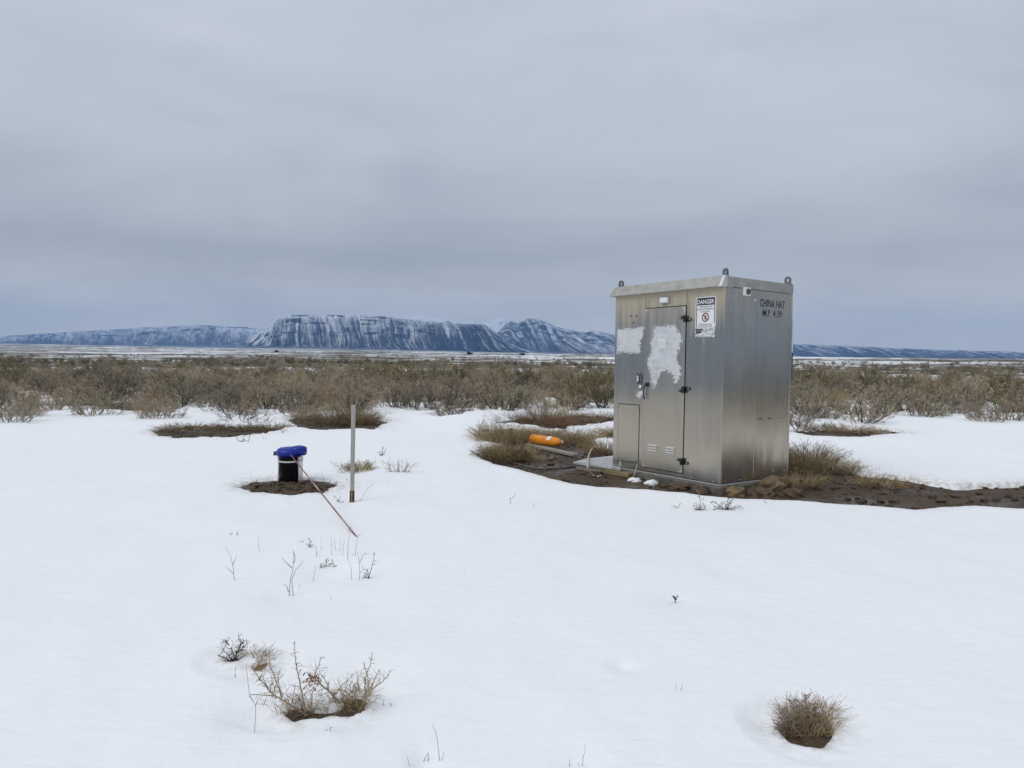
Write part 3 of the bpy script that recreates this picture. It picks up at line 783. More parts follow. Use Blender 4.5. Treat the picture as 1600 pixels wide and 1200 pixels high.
soft_patch('paint_patch', ([(0.41, 0.93), (0.45, 0.905), (0.49, 0.93), (0.505, 0.98), (0.47, 1.0), (0.425, 0.985), (0.40, 0.955)]), -0.0012, fl, 3)
nt_ = MB().box(0.762, 0.872, -0.0135, -0.0125, 1.516, 1.638).build('paper_notice', M_paper, door)
for k in range(5):
    MB().box(0.772, 0.862 - 0.02 * (k % 2), -0.0142, -0.0137, 1.610 - 0.018 * k, 1.6135 - 0.018 * k).build('print_line', M_greytxt, nt_)
MB().box(0.764, 0.868, -0.0142, -0.0137, 1.517, 1.5215).build('print_line', M_greytxt, nt_)
# hinges
for k, zc in enumerate((1.867, 1.040, 0.202)):
    hx = 1.178; hm = MB()
    up_ = 1 if k == 1 else -1
    hm.box(hx - 0.085, hx - 0.006, -0.022, -0.0105, zc - 0.016 - 0.014 * up_, zc + 0.016 - 0.014 * up_, bev=0.004)
    hm.box(hx + 0.006, hx + 0.085, -0.014, -0.0005, zc - 0.016 + 0.014 * up_, zc + 0.016 + 0.014 * up_, bev=0.004)
    hg = hm.build('hinge', M_hinge, cab)
    MB().lathe([(0.017, -0.038), (0.020, -0.030), (0.020, 0.030), (0.017, 0.038)], 12, 'z', (hx, -0.030, zc)).build('hinge_barrel', M_black, hg, True)
    for dx in (-0.062, 0.068):
        MB().lathe([(0.008, 0.0), (0.008, 0.006)], 8, 'y', (hx + dx, -0.028 if dx < 0 else -0.020, zc + (-0.014 if dx < 0 else 0.014) * up_)).build('bolt', M_bright, hg)
# light over the door
lp = MB().box(0.788, 0.914, -0.045, -0.0005, 2.066, 2.134, bev=0.012).build('door_light', M_white, cab)
MB().box(0.780, 0.922, -0.020, -0.0003, 2.058, 2.142, bev=0.008).build('light_rim', M_roof, lp)
MB().tube([(0.84, -0.006, 2.058), (0.842, -0.006, 2.04), (0.845, -0.006, 2.012)], 0.005, n=6).build('light_wire', M_roof, lp)
# access panel with screws
ap = MB().box(0.085, 0.455, -0.0075, -0.0005, 0.100, 0.812, bev=0.002).build('access_panel', M_door, cab)
MB().box(0.078, 0.462, -0.002, -0.0003, 0.8165, 0.826).build('panel_shadow_gap', M_dark, ap)
for (x_, z_) in ((0.105, 0.785), (0.435, 0.785), (0.105, 0.125), (0.435, 0.125)):
    MB().lathe([(0.007, 0.0), (0.007, 0.004)], 8, 'y', (x_, -0.0115, z_)).build('screw', M_hinge, ap)
MB().box(0.079, 0.0835, -0.003, -0.0003, 0.104, 0.815).build('panel_gap', M_dark, ap)
MB().box(0.4565, 0.461, -0.003, -0.0003, 0.104, 0.815).build('panel_gap', M_dark, ap)
MB().box(0.085, 0.455, -0.003, -0.0003, 0.092, 0.0965).build('panel_gap', M_dark, ap)
MB().box(0.120, 0.150, -0.004, -0.0005, 0.018, 0.088, bev=0.001).build('base_clip', M_bright, cab)
# hasp staple and round lock left of the door
arc = [(0.430 + 0.040 * math.cos(a), -0.014 - 0.010 * math.sin(a * 0 + 1), 1.150 + 0.062 * math.sin(a)) for a in np.linspace(1.5, -1.3, 10)]
MB().tube(arc, 0.009, 0.010, 6).build('hasp', M_black, cab, True)
MB().box(0.405, 0.445, -0.012, -0.0003, 1.112, 1.188, bev=0.003).build('hasp_plate', M_bright, cab)
MB().lathe([(0.030, 0.0), (0.030, 0.008), (0.020, 0.010), (0.018, 0.014)], 18, 'y', (0.462, -0.0145, 1.045)).build('round_lock', M_bright, cab, True)
for (x_, z_) in ((0.275, 1.936), (0.371, 1.932), (0.328, 1.853)):
    MB().lathe([(0.011, 0.0), (0.011, 0.003)], 10, 'y', (x_, -0.0032, z_)).build('bolt_hole', M_hinge, cab)
for x_ in (1.30, 1.62): MB().lathe([(0.007, 0.0), (0.007, 0.004)], 8, 'y', (x_, -0.0042, 0.03)).build('rivet', M_bright, cab)
for y_ in (0.08, 0.35, 0.75, 1.10): MB().lathe([(0.007, 0.0), (0.007, 0.004)], 8, 'x', (CW, y_, 0.035)).build('rivet', M_bright, cab)

# lettering helper
def text(body, size, name, mat, parent, origin, face, width=None, bold=0.0, align='LEFT', depth=0.0006):
    cu = bpy.data.curves.new(name, 'FONT'); cu.body = body; cu.size = 1.0; cu.align_x = align; cu.offset = bold; cu.extrude = 0.0
    cu.resolution_u = 3
    tmp = bpy.data.objects.new(name, cu); COL.objects.link(tmp)
    dg = bpy.context.evaluated_depsgraph_get(); dg.update()
    me = bpy.data.meshes.new_from_object(tmp.evaluated_get(dg)); bpy.data.objects.remove(tmp)
    n_ = len(me.vertices); co_ = np.zeros(n_ * 3); me.vertices.foreach_get('co', co_); co_ = co_.reshape(-1, 3)
    x0, x1 = co_[:, 0].min(), co_[:, 0].max(); y0, y1 = co_[:, 1].min(), co_[:, 1].max()
    sx_ = width / (x1 - x0) if width else size / (y1 - y0)
    u = (co_[:, 0] - x0) * sx_; w_ = (co_[:, 1] - y0) * size / (y1 - y0)
    if align == 'CENTER': u = u - (x1 - x0) * sx_ / 2
    ox, oy, oz = origin
    out = np.stack([ox + u, np.full(n_, oy), oz + w_], 1) if face == 'front' else np.stack([np.full(n_, ox), oy + u, oz + w_], 1)
    me.vertices.foreach_set('co', out.ravel()); me.materials.clear(); me.materials.append(mat); me.update()
    o = bpy.data.objects.new(name, me); COL.objects.link(o); o.parent = parent; return o
text('CHINA HAT', 0.090, 'lettering', M_black, cab, (CW + 0.0012, 0.636, 2.016), 'side', 0.478, 0.014)
text('M.P. 4.39', 0.082, 'lettering', M_black, cab, (CW + 0.0012, 0.690, 1.907), 'side', 0.366, 0.004)
# white vent housing with dark round mouth
vb = MB().box(CW + 0.0005, CW + 0.035, 0.311, 0.415, 2.118, 2.214, bev=0.004).build('vent_box', M_white, cab)
MB().lathe([(0.034, 0.0), (0.036, 0.006), (0.030, 0.012), (0.018, 0.010)], 18, 'x', (CW + 0.0352, 0.368, 2.166)).build('vent_mouth', simple('dull_olive', (0.05, 0.055, 0.04), (0.09, 0.095, 0.07), 30, 0.5), vb, True)
MB().lathe([(0.014, 0.0), (0.011, 0.006)], 10, 'x', (CW + 0.0003, 0.545, 2.083)).build('white_dab', M_white, cab, True)
MB().box(CW + 0.0004, CW + 0.002, 0.070, 0.186, 1.892, 2.034, bev=0.0008).build('blank_plate', M_side, cab)
MB().lathe([(0.018, 0.0), (0.012, 0.004)], 12, 'x', (CW + 0.0003, 0.980, 0.085)).build('dent_plug', M_side, cab, True)
# worn scrap of old lettering
rr = random.Random(3)
for (y_, w_) in ((0.66, 0.05), (0.69, 0.03), (0.755, 0.035), (0.84, 0.05), (0.90, 0.035), (1.02, 0.05), (1.085, 0.03)):
    MB().box(CW + 0.0004, CW + 0.0011, y_, y_ + w_, 0.712 + rr.uniform(-.008, .01), 0.722 + rr.uniform(-.002, .012)).build('worn_marking', M_greytxt, cab)
# conduit strapped to the rear corner
cd_ = MB().box(CW - 0.030, CW + 0.002, CD + 0.012, CD + 0.040, 1.20, 1.90, bev=0.006).build('rear_duct', M_pvc, cab)
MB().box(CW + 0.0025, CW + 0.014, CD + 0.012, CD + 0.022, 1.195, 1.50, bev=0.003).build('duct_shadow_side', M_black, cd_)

# danger sign
X0, X1, Z0, Z1 = 1.318, 1.606, 1.655, 2.102
def rrect(x0, x1, z0, z1, r):
    o_ = []
    for (cx_, cz_, a0) in ((x1 - r, z1 - r, 0), (x0 + r, z1 - r, 90), (x0 + r, z0 + r, 180), (x1 - r, z0 + r, 270)):
        for k in range(6):
            a = math.radians(a0 + 18 * k); o_.append((cx_ + r * math.cos(a), cz_ + r * math.sin(a)))
    return o_
sign = MB().poly(rrect(X0, X1, Z0 + 0.085, Z1, 0.022), 0.0015, y=-0.0025).build('danger_sign', M_white, cab); fix_normals(sign.data)
tag(sign, 'white danger sign with torn lower edge')
by = -0.0030
hdr = rrect(X0 + 0.012, X1 - 0.012, Z1 - 0.094, Z1 - 0.010, 0.018)
o = MB().poly([q for q in hdr if q[1] > Z1 - 0.06] + [(X0 + 0.012, Z1 - 0.094), (X1 - 0.012, Z1 - 0.094)], 0.0004, y=by).build('sign_header', M_navy, sign); fix_normals(o.data)
MB().box(X0 + 0.012, X0 + 0.022, by, by + 0.0004, Z0 + 0.075, Z1 - 0.0935).build('sign_border', M_navy, sign)
MB().box(X1 - 0.022, X1 - 0.012, by, by + 0.0004, Z0 + 0.145, Z1 - 0.0935).build('sign_border', M_navy, sign)
cxs = (X0 + X1) / 2
text('DANGER', 0.050, 'sign_lettering', M_white, sign, (X0 + 0.024, by - 0.0005, Z1 - 0.080), 'front', 0.240, 0.018)
for k, (s_, w_) in enumerate((('TRESPASSING ON', 0.190), ('RAILROAD PROPERTY', 0.235), ('IS ILLEGAL', 0.130))):
    text(s_, 0.0185, 'sign_lettering', M_black, sign, (cxs, by, Z1 - 0.122 - 0.027 * k), 'front', w_, 0.01, 'CENTER')
text('OFFENDERS WILL', 0.018, 'sign_lettering', M_black, sign, (cxs, by, Z0 + 0.125), 'front', 0.200, 0.01, 'CENTER')
text('BE PROSECUTED', 0.018, 'sign_lettering', M_black, sign, (cxs, by, Z0 + 0.100), 'front', 0.195, 0.01, 'CENTER')
pc = (cxs, Z1 - 0.232)
def ring(r0, r1, n_=28):
    q = MB(); vv = []
    for k in range(n_):
        a = 2 * math.pi * k / n_
        vv += [(pc[0] + r0 * math.cos(a), by, pc[1] + r0 * math.sin(a)), (pc[0] + r1 * math.cos(a), by, pc[1] + r1 * math.sin(a))]
    q.add(vv, [(2 * k, 2 * k + 1, (2 * k + 3) % (2 * n_), (2 * k + 2) % (2 * n_)) for k in range(n_)]); return q
sy = ring(0.040, 0.052)
d_ = 0.7071
sy.add([(pc[0] + (-0.044 * d_ + s1 * 0.0055 * d_), by - 0.0006, pc[1] + (0.044 * d_ + s1 * 0.0055 * d_)) for s1 in (-1, 1)] +
       [(pc[0] + (0.044 * d_ + s1 * 0.0055 * d_), by - 0.0006, pc[1] + (-0.044 * d_ + s1 * 0.0055 * d_)) for s1 in (1, -1)], [(0, 1, 2, 3)])
sy.build('prohibition_symbol', M_signred, sign)
dk = MB().poly([(pc[0] + 0.040 * math.cos(a), pc[1] + 0.040 * math.sin(a)) for a in np.linspace(0, 2 * math.pi, 24, endpoint=False)], 0.0003, y=by + 0.0002)
o = dk.build('symbol_field', M_pink, sign); fix_normals(o.data)
wk = MB()
wk.poly([(pc[0] + 0.002 + 0.0065 * math.cos(a), pc[1] + 0.024 + 0.0065 * math.sin(a)) for a in np.linspace(0, 2 * math.pi, 10, endpoint=False)], 0.0002, y=by - 0.0002)
for a_, c_, w_ in (((0.0, 0.016), (0.0, -0.004), 0.006), ((0.0, -0.002), (-0.012, -0.030), 0.004), ((0.0, -0.002), (0.011, -0.030), 0.004), ((0.0, 0.014), (-0.013, -0.002), 0.0032), ((0.0, 0.014), (0.013, 0.0), 0.0032)):
    ax, az = pc[0] + a_[0], pc[1] + a_[1]; bx_, bz_ = pc[0] + c_[0], pc[1] + c_[1]
    L = math.hypot(bx_ - ax, bz_ - az); nx, nz = -(bz_ - az) / L * w_, (bx_ - ax) / L * w_
    wk.add([(ax + nx, by - 0.0003, az + nz), (ax - nx, by - 0.0003, az - nz), (bx_ - nx, by - 0.0003, bz_ - nz), (bx_ + nx, by - 0.0003, bz_ + nz)], [(0, 1, 2, 3)])
wk.build('walking_figure', M_greytxt, sign)
o = fan_patch('torn_backing', ragged([(X0 + 0.002, Z0 - 0.005), (X1 - 0.004, Z0 - 0.012), (X1 - 0.004, Z0 + 0.12), (X1 - 0.03, Z0 + 0.095), (X0 + 0.12, Z0 + 0.090), (X0 + 0.002, Z0 + 0.09)], 0.005, 5, 6), -0.0034, sign, M_torn, 0.0012)
fan_patch('sign_footer', ragged([(X0 + 0.012, Z0 + 0.028), (X0 + 0.085, Z0 + 0.042), (X0 + 0.118, Z0 + 0.088), (X0 + 0.012, Z0 + 0.088)], 0.003, 6, 5), -0.0040, sign, M_navy, 0.0005)
text('BNSF', 0.030, 'sign_lettering', simple('faded_logo_print', (0.20, 0.20, 0.24), (0.3, 0.3, 0.34), 40, 0.6), sign, (X0 + 0.022, -0.0046, Z0 + 0.050), 'front', 0.080, 0.01)

# footing, timbers and stones
def to_world_parent(o): o.matrix_world = mw
pad = MB().box(-0.04, CW + 0.03, -0.03, CD + 0.05, -0.36, -0.0135, bev=0.015).build('concrete_pad', M_conc)
pad.matrix_world = mw; tag(pad, 'grey concrete footing slab under the equipment cabinet', 'footing')
tm = MB().box(-0.15, 0.40, -0.12, -0.035, -0.090, -0.032, bev=0.006).build('timber', M_wood2)
tm.matrix_world = mw; tag(tm, 'yellowed timber offcut under the front left edge of the cabinet', 'timber')

def blob(name, c, rx, ry, rz, mat, seed, lab, cat, grp=None, rough=0.28, sub=3):
    import bmesh
    bm = bmesh.new(); bmesh.ops.create_icosphere(bm, subdivisions=sub, radius=1.0)
    for v_ in bm.verts:
        p_ = v_.co
        k = 1 + rough * 2.4 * (float(fbm(np.array([p_.x * 1.6 + p_.z * 2.1 + seed * 7.1]), np.array([p_.y * 1.6 - p_.z * 1.4]), seed, 5, 0.62)[0]) - 0.5)
        v_.co = Vector((p_.x * rx * k, p_.y * ry * k, p_.z * rz * k))
    me = bpy.data.meshes.new(name); bm.to_mesh(me); bm.free()
    me.polygons.foreach_set('use_smooth', [True] * len(me.polygons)); me.materials.append(mat)
    o = bpy.data.objects.new(name, me); COL.objects.link(o); o.location = c; o.rotation_euler = (0, 0, seed * 1.3)
    return tag(o, lab, cat, grp)
def ground_blob(px, py, rx, rz, mat, seed, name, lab, cat, grp=None, rough=0.45, bury=0.35, sub=4, z=-0.05):
    q = at(px, py, z); return blob(name, (q[0], q[1], gz(q[0], q[1]) + rz * (1 - 2 * bury)), rx, rx * 0.75, rz, mat, seed, lab, cat, grp, rough, sub)
ground_blob(1094, 771, 0.13, 0.06, M_rock, 1, 'stone', 'rounded brown stone against the footing left of the cabinet corner', 'stone', 'stones around the footing')
ground_blob(1147, 774, 0.10, 0.085, M_sand, 2, 'stone', 'crumbly tan clod under the front corner of the cabinet', 'clod', 'stones around the footing', 0.55)
ground_blob(1206, 765, 0.17, 0.10, M_sand, 3, 'stone', 'yellow tan sand heap against the footing on the right side', 'sand heap', 'stones around the footing', 0.35)
ground_blob(1188, 774, 0.15, 0.075, M_rock, 4, 'stone', 'large dark brown stone before the right side of the cabinet', 'stone', 'stones around the footing')
ground_blob(1236, 776, 0.13, 0.07, M_rock, 5, 'stone', 'dark brown stone at the far right end of the footing', 'stone', 'stones around the footing')
ground_blob(1060, 764, 0.15, 0.04, M_rock, 6, 'stone', 'low brown earth lump below the cabinet door hinge', 'stone', 'stones around the footing', 0.4)
ground_blob(991, 753, 0.085, 0.034, M_snow, 7, 'snow_lump', 'small white snow lump on the mud nearest the dangling wire', 'snow', 'snow lumps before the cabinet', 0.4)
ground_blob(1018, 759, 0.10, 0.036, M_snow, 8, 'snow_lump', 'white snow lump on the mud below the left door louvre', 'snow', 'snow lumps before the cabinet', 0.5)
# loose clods and crumbs over the bare soil
import bmesh as _bm
b0_ = _bm.new(); _bm.ops.create_icosphere(b0_, subdivisions=1, radius=1.0)
iv = np.array([v_.co[:] for v_ in b0_.verts]); if_ = [tuple(v_.index for v_ in f_.verts) for f_ in b0_.faces]; b0_.free()
CL = MB(); rr = random.Random(31)
for key, num in (('cabinet', 1500), ('pipe', 160), ('dark_left', 200), ('strip', 150), ('brush_left', 120), ('right_far', 60)):
    P = PATCH[key]; lo_x, lo_y = P.min(0); hi_x, hi_y = P.max(0)
    cx_ = NR.uniform(lo_x, hi_x, num * 3); cy_ = NR.uniform(lo_y, hi_y, num * 3); ins = sd_poly(cx_, cy_, P) < -0.02
    for x_, y_, z_ in list(zip(cx_[ins], cy_[ins], ground_z(cx_[ins], cy_[ins])))[:num]:
        r_ = 0.008 + 0.035 * rr.random() ** 3
        A_ = iv * (1 + 0.35 * NR.uniform(-1, 1, (len(iv), 1))) * np.array([r_ * rr.uniform(.8, 1.5), r_ * rr.uniform(.8, 1.5), r_ * 0.75])
        CL.add(A_ + np.array([x_, y_, z_ + r_ * 0.2]), if_)
o = CL.build('soil_clods', simple('dark_clod', (0.030, 0.018, 0.010), (0.105, 0.068, 0.038), 5, 0.8)); tag(o, 'loose brown clods and pebbles strewn over the bare soil', 'clods', kind='stuff')
# sheet of old plywood on bearers
pl = empty('plywood_board')
tag(pl, 'weathered plywood sheet with ice lying left of the cabinet', 'board')
cs = [at(x, y, 0.06) for x, y in ((896, 721.5), (970, 732), (965, 711), (915, 716.5))]
v = []
for dz in (0.0, -0.028):
    for q in cs: v.append((q[0], q[1], 0.06 + dz))
MB().add(v, [(0, 1, 2, 3), (7, 6, 5, 4)] + [(i, i + 4, (i + 1) % 4 + 4, (i + 1) % 4) for i in range(4)]).build('sheet', M_ply, pl)
def beam(a, c, w, h):
    a = np.array(a, float); c = np.array(c, float); d = c - a; n_ = np.array([-d[1], d[0], 0]); n_ = n_ / np.linalg.norm(n_) * w / 2; u_ = np.array([0, 0, h / 2])
    m_ = MB(); vv = [p_ + s1 * n_ + s2 * u_ for p_ in (a, c) for s1, s2 in ((-1, -1), (1, -1), (1, 1), (-1, 1))]
    m_.add(vv, [(0, 1, 2, 3), (7, 6, 5, 4)] + [(i, i + 4, (i + 1) % 4 + 4, (i + 1) % 4) for i in range(4)]); return m_
b1 = beam(cs[0] * .96 + cs[1] * .04 + [0.03, 0.05, -0.078], cs[1] + [0, 0.05, -0.078], 0.05, 0.09).build('bearer', M_wood, pl); fix_normals(b1.data)
b2 = beam(cs[3] + [0, -0.05, -0.078], cs[2] + [0, -0.05, -0.078], 0.05, 0.09).build('bearer', M_wood, pl); fix_normals(b2.data)

# plank and orange gas bottle
A = at(824, 692.5, 0.0); B = at(900, 709, 0.0)
dr = np.array([B[0] - A[0], B[1] - A[1]]); Lp = np.hypot(*dr); ang = math.atan2(dr[1], dr[0])
pk = MB().box(0, Lp, -0.06, 0.06, 0, 0.042, bev=0.006).build('plank', M_wood)
pk.location = (A[0], A[1], -0.042); pk.rotation_euler = (0, 0, ang)
tag(pk, 'weathered wooden plank lying on the mud under the orange gas bottle', 'plank')
cy0 = at(831.5, 692.8, 0.0); cy1 = at(878, 699.5, 0.0)
gb = empty('gas_bottle', (cy0[0], cy0[1], 0.078), math.atan2(cy1[1] - cy0[1], cy1[0] - cy0[0]))
Lc = float(np.hypot(*(cy1 - cy0)[:2]))
tag(gb, 'bright orange gas bottle lying on its side by the plank', 'gas bottle')
R_ = 0.078
MB().lathe([(R_ * 0.90, 0.0), (R_, 0.012), (R_, Lc * 0.72), (R_ * 0.97, Lc * 0.80), (R_ * 0.86, Lc * 0.87), (R_ * 0.62, Lc * 0.925), (R_ * 0.3, Lc * 0.95), (0.02, Lc * 0.96)], 28, 'x').build('bottle_body', M_orange, gb, True)
gv = MB().lathe([(0.018, 0.0), (0.022, 0.01), (0.016, 0.03), (0.024, 0.04), (0.024, 0.06), (0.01, 0.07)], 12, 'x', (Lc * 0.955, 0, 0)).build('valve', M_brass, gb, True)
MB().lathe([(0.014, -0.05), (0.014, 0.05)], 10, 'z', (Lc * 0.955 + 0.045, 0, 0)).build('valve_stem', M_brass, gv, True)
st = MB(); vv = []
for k in range(5):
    a_ = math.radians(200 + 22 * k)
    for x_ in (Lc * 0.58, Lc * 0.70): vv.append((x_, (R_ + 0.0015) * math.cos(math.radians(-95 - 0) + 0) if False else (R_ + 0.0015) * math.cos(a_), (R_ + 0.0015) * -math.sin(a_)))
st.add(vv, [(2 * k, 2 * k + 1, 2 * k + 3, 2 * k + 2) for k in range(4)]).build('sticker', M_paper, gb)

# hoses and wires
def cable(name, pxs, zs, r, mat, lab, cat):
    pts = []
    for (x, y), z_ in zip(pxs, zs):
        q = at(x, y, -0.04 if z_ is None else z_)
        if z_ is None: q = at(x, y, gz(q[0], q[1]) + r * 0.7)
        pts.append(q)
    # smooth by Catmull-Rom
    P = [pts[0]] + pts + [pts[-1]]; out = []
    for i in range(1, len(P) - 2):
        for k in range(6):
            t_ = k / 6
            out.append(0.5 * (2 * P[i] + (P[i + 1] - P[i - 1]) * t_ + (2 * P[i - 1] - 5 * P[i] + 4 * P[i + 1] - P[i + 2]) * t_ ** 2 + (3 * P[i] - P[i - 1] - 3 * P[i + 1] + P[i + 2]) * t_ ** 3))
    out.append(P[-1])
    o = MB().tube(out, r, n=8).build(name, mat, None, True); return tag(o, lab, cat)
cable('hose', [(786, 721.5), (800, 723), (815, 727), (832, 731), (850, 732.5), (872, 732), (890, 730), (906, 727.5)], [None] * 8, 0.016, M_hose, 'dark grey hose snaking over the wet mud to the plywood sheet', 'hose')
cable('loop_cable', [(934, 692), (927, 699), (921, 708), (918.5, 719), (918, 728), (921, 737), (927, 743), (933, 745), (939, 743)], [-0.0, 0.03, 0.06, 0.10, 0.10, 0.03, None, None, None], 0.010, M_cable, 'pale cream cable looping over the edge of the plywood sheet', 'cable')
a_ = cabw(0.450, -0.012, 0.092); c_ = at(986.5, 750, -0.045)
o = MB().tube([a_, a_ * .55 + c_ * .45 + np.array([0.0, -0.02, -0.02]), c_], 0.0045, n=6).build('dangling_wire', M_cable, None, True)
tag(o, 'thin pale wire hanging from the lower access panel of the cabinet to the mud', 'wire')

# ------------------------------------------------------------------ capped black pipe, rod and post
D_ = on(453, 752)
pipe = empty('capped_pipe', (D_[0], D_[1], gz(D_[0], D_[1])))
tag(pipe, 'black plastic standpipe with a bright blue cap and white posts', 'standpipe')
s_ = D_[1] / F
Hc = (752 - 712) * s_; Rd = 16.5 * s_
prof = []
for k in range(13):
    z_ = -0.12 + (Hc + 0.14) * k / 12
    prof += [(Rd, z_), (Rd * 1.015, z_ + 0.006)]
MB().lathe(prof, 32).build('pipe', M_pipe, pipe, True)
bd = MB(); bd.lathe([(Rd * 1.02, Hc * 0.78), (Rd * 1.045, Hc * 0.79), (Rd * 1.045, Hc * 0.835), (Rd * 1.02, Hc * 0.845)], 32); bd.build('band', M_pvc, pipe, True)
# cap: lumpy moulded lid in two lobes
def lumpy(prof, n_, c, sxy, seed, amp):
    q = MB(); q.lathe(prof, n_, 'z', (0, 0, 0)); out = []
    for (x, y, z) in q.v:
        a = math.atan2(y, x); r_ = math.hypot(x, y)
        k = 1 + amp * (float(fbm(np.array([math.cos(a) * 2 + seed]), np.array([math.sin(a) * 2 + z * 6]), seed, 3)[0]) - 0.5) * 2
        out.append((c[0] + x * k * sxy[0], c[1] + y * k * sxy[1], c[2] + z * (1 + amp * 0.5 * math.sin(3 * a + seed))))
    q.v = out; return q
cap = lumpy([(Rd * 0.98, 0.0), (Rd * 1.12, 0.012), (Rd * 1.20, 0.040), (Rd * 1.16, 0.066), (Rd * 1.0, 0.090), (Rd * 0.75, 0.104), (Rd * 0.3, 0.110), (0.004, 0.110)], 36, (-0.01, 0, Hc - 0.005), (1, 1), 4, 0.03).build('cap', M_blue, pipe, True)
lumpy([(0.07, 0.0), (0.088, 0.01), (0.094, 0.05), (0.090, 0.092), (0.070, 0.105), (0.004, 0.108)], 24, (Rd * 0.88, -0.02, Hc + 0.012), (1.0, 1.0), 9, 0.05).build('cap_lobe', M_blue, cap, True)
MB().lathe([(0.026, 0.0), (0.022, 0.04), (0.010, 0.065)], 10, 'x', (-Rd * 1.50, 0.0, Hc + 0.028)).build('cap_knob', simple('dark_blue_plastic', (0.003, 0.006, 0.06), (0.006, 0.01, 0.09), 9, 0.4), cap, True)
pw = 3.4 * s_
MB().lathe([(pw, -0.1), (pw, Hc * 0.99)], 14, 'z', (Rd + pw * 0.6, -0.05, 0)).build('white_post', M_pvc, pipe, True)
MB().lathe([(pw * 1.25, Hc * 0.86), (pw * 1.25, Hc * 1.0)], 14, 'z', (Rd + pw * 0.6, -0.05, 0)).build('post_collar', M_pvc, pipe, True)
MB().lathe([(pw * 0.7, -0.1), (pw * 0.7, Hc * 0.98)], 12, 'z', (-Rd - pw * 0.35, 0.02, 0)).build('white_post', M_pvc, pipe, True)
# leaning rod
ra = atY(454, 710.5, D_[1] - Rd * 1.25); rb = on(555.5, 837)
rb2 = rb + (rb - ra) * 0.02
o = MB().tube([ra, ra * .66 + rb * .34, ra * .33 + rb * .67, rb2], 0.0066, n=8).build('marker_rod', M_rod, None, True)
tag(o, 'slender faded red rod leaning from the snow against the blue cap', 'rod')
# marker post
q = on(550, 786); s_ = q[1] / F
po = empty('marker_post', (q[0], q[1], q[2])); po.rotation_euler = (0, math.radians(0.9), math.radians(4))
tag(po, 'slim grey flat marker post with a rusty foot standing in snow', 'post')
hp = 153 * s_; w2 = 3.2 * s_
pb = MB()
pb.box(-w2, w2, -0.012, 0.012, 0.11, hp, bev=0.004).build('post_blade', M_post, po)
MB().box(-w2 * 0.35, w2 * 0.35, -0.0155, -0.0125, 0.13, hp - 0.03, bev=0.001).build('post_rib', M_post, po)
MB().box(-w2 * 1.12, w2 * 1.12, -0.018, 0.018, -0.15, 0.112, bev=0.004).build('post_sleeve', M_rust, po)
MB().box(-w2 * 0.35, w2 * 0.25, -0.021, -0.0185, -0.10, 0.11, bev=0.001).build('sleeve_rib', M_wood2, po)

# ------------------------------------------------------------------ brush
def rv(rr, s=1.0): return np.array([rr.gauss(0, s), rr.gauss(0, s), rr.gauss(0, s)])

def curve(p0, p1, sag, rr, k=4, wob=0.0):
    p0 = np.asarray(p0, float); p1 = np.asarray(p1, float); mid = (p0 + p1) / 2 + np.asarray(sag, float)
    out = []
    for i in range(k):
        t_ = i / (k - 1)
        q_ = (1 - t_) ** 2 * p0 + 2 * t_ * (1 - t_) * mid + t_ * t_ * p1
        if 0 < i < k - 1 and wob: q_ = q_ + rv(rr, wob)
        out.append(q_)
    return out

def leaf(mb, p, d, L, w, rr):
    a = np.cross(d, rv(rr)); a = a / (np.linalg.norm(a) + 1e-9) * w / 2
    mb.add([p - a * 0.5, p + d * L * 0.5 - a, p + d * L, p + d * L * 0.5 + a], [(0, 1, 2, 3)])

def sage(seed, R=0.75, H=0.9, stems=16, br=6, tw=7, lv=7, leafL=0.045, bare=False, open_=0.0):
    """returns (branches, foliage) builders; dome of stems that fork into twigs with small leaves"""
    rr = random.Random(seed); B_ = MB(); L_ = MB()
    for i in range(stems):
        ph = 2 * math.pi * (i + rr.uniform(-.4, .4)) / stems; u = math.sqrt(rr.uniform(open_, 1))
        tip = np.array([R * u * math.cos(ph), R * u * math.sin(ph), H * math.sqrt(max(0.03, 1.0 - 0.92 * u * u)) * rr.uniform(0.78, 1.06)])
        base = np.array([rr.uniform(-.07, .07), rr.uniform(-.07, .07), -0.06])
        st_ = curve(base, tip, (0.10 * math.cos(ph) * R, 0.10 * math.sin(ph) * R, -0.10 * H), rr, 5, 0.02)
        B_.tube(st_, rr.uniform(0.013, 0.022), 0.004, 4, caps=False)
        for j in range(br):
            t_ = rr.uniform(0.30, 1.0); x = t_ * 4; k0 = min(3, int(x)); p0 = st_[k0] + (st_[k0 + 1] - st_[k0]) * (x - k0)
            d = tip / np.linalg.norm(tip) * 0.6 + rv(rr, 0.55) + np.array([0, 0, 0.45]); d /= np.linalg.norm(d)
            Lb = rr.uniform(0.16, 0.34) * (R + H) / 1.6
            p1 = p0 + d * Lb; p1[2] = max(p1[2], 0.06)
            bb = curve(p0, p1, rv(rr, 0.02), rr, 3)
            B_.tube(bb, 0.0055, 0.0025, 3, caps=False)
            for k in range(tw):
                s0 = rr.uniform(0.25, 1.0); q0 = bb[0] + (bb[2] - bb[0]) * s0
                d2 = d * 0.7 + rv(rr, 0.5) + np.array([0, 0, 0.5]); d2 /= np.linalg.norm(d2)
                Lt = rr.uniform(0.07, 0.16) * (R + H) / 1.6
                q1 = q0 + d2 * Lt
                B_.tube([q0, q1], 0.0026, 0.0012, 3, caps=False)
                if not bare:
                    for l in range(lv):
                        s1 = rr.uniform(0.2, 1.05); pl_ = q0 + (q1 - q0) * s1
                        dl = d2 * 0.8 + rv(rr, 0.55); dl /= np.linalg.norm(dl)
                        leaf(L_, pl_, dl, leafL * rr.uniform(0.6, 1.2), leafL * 0.24, rr)
    return B_, L_

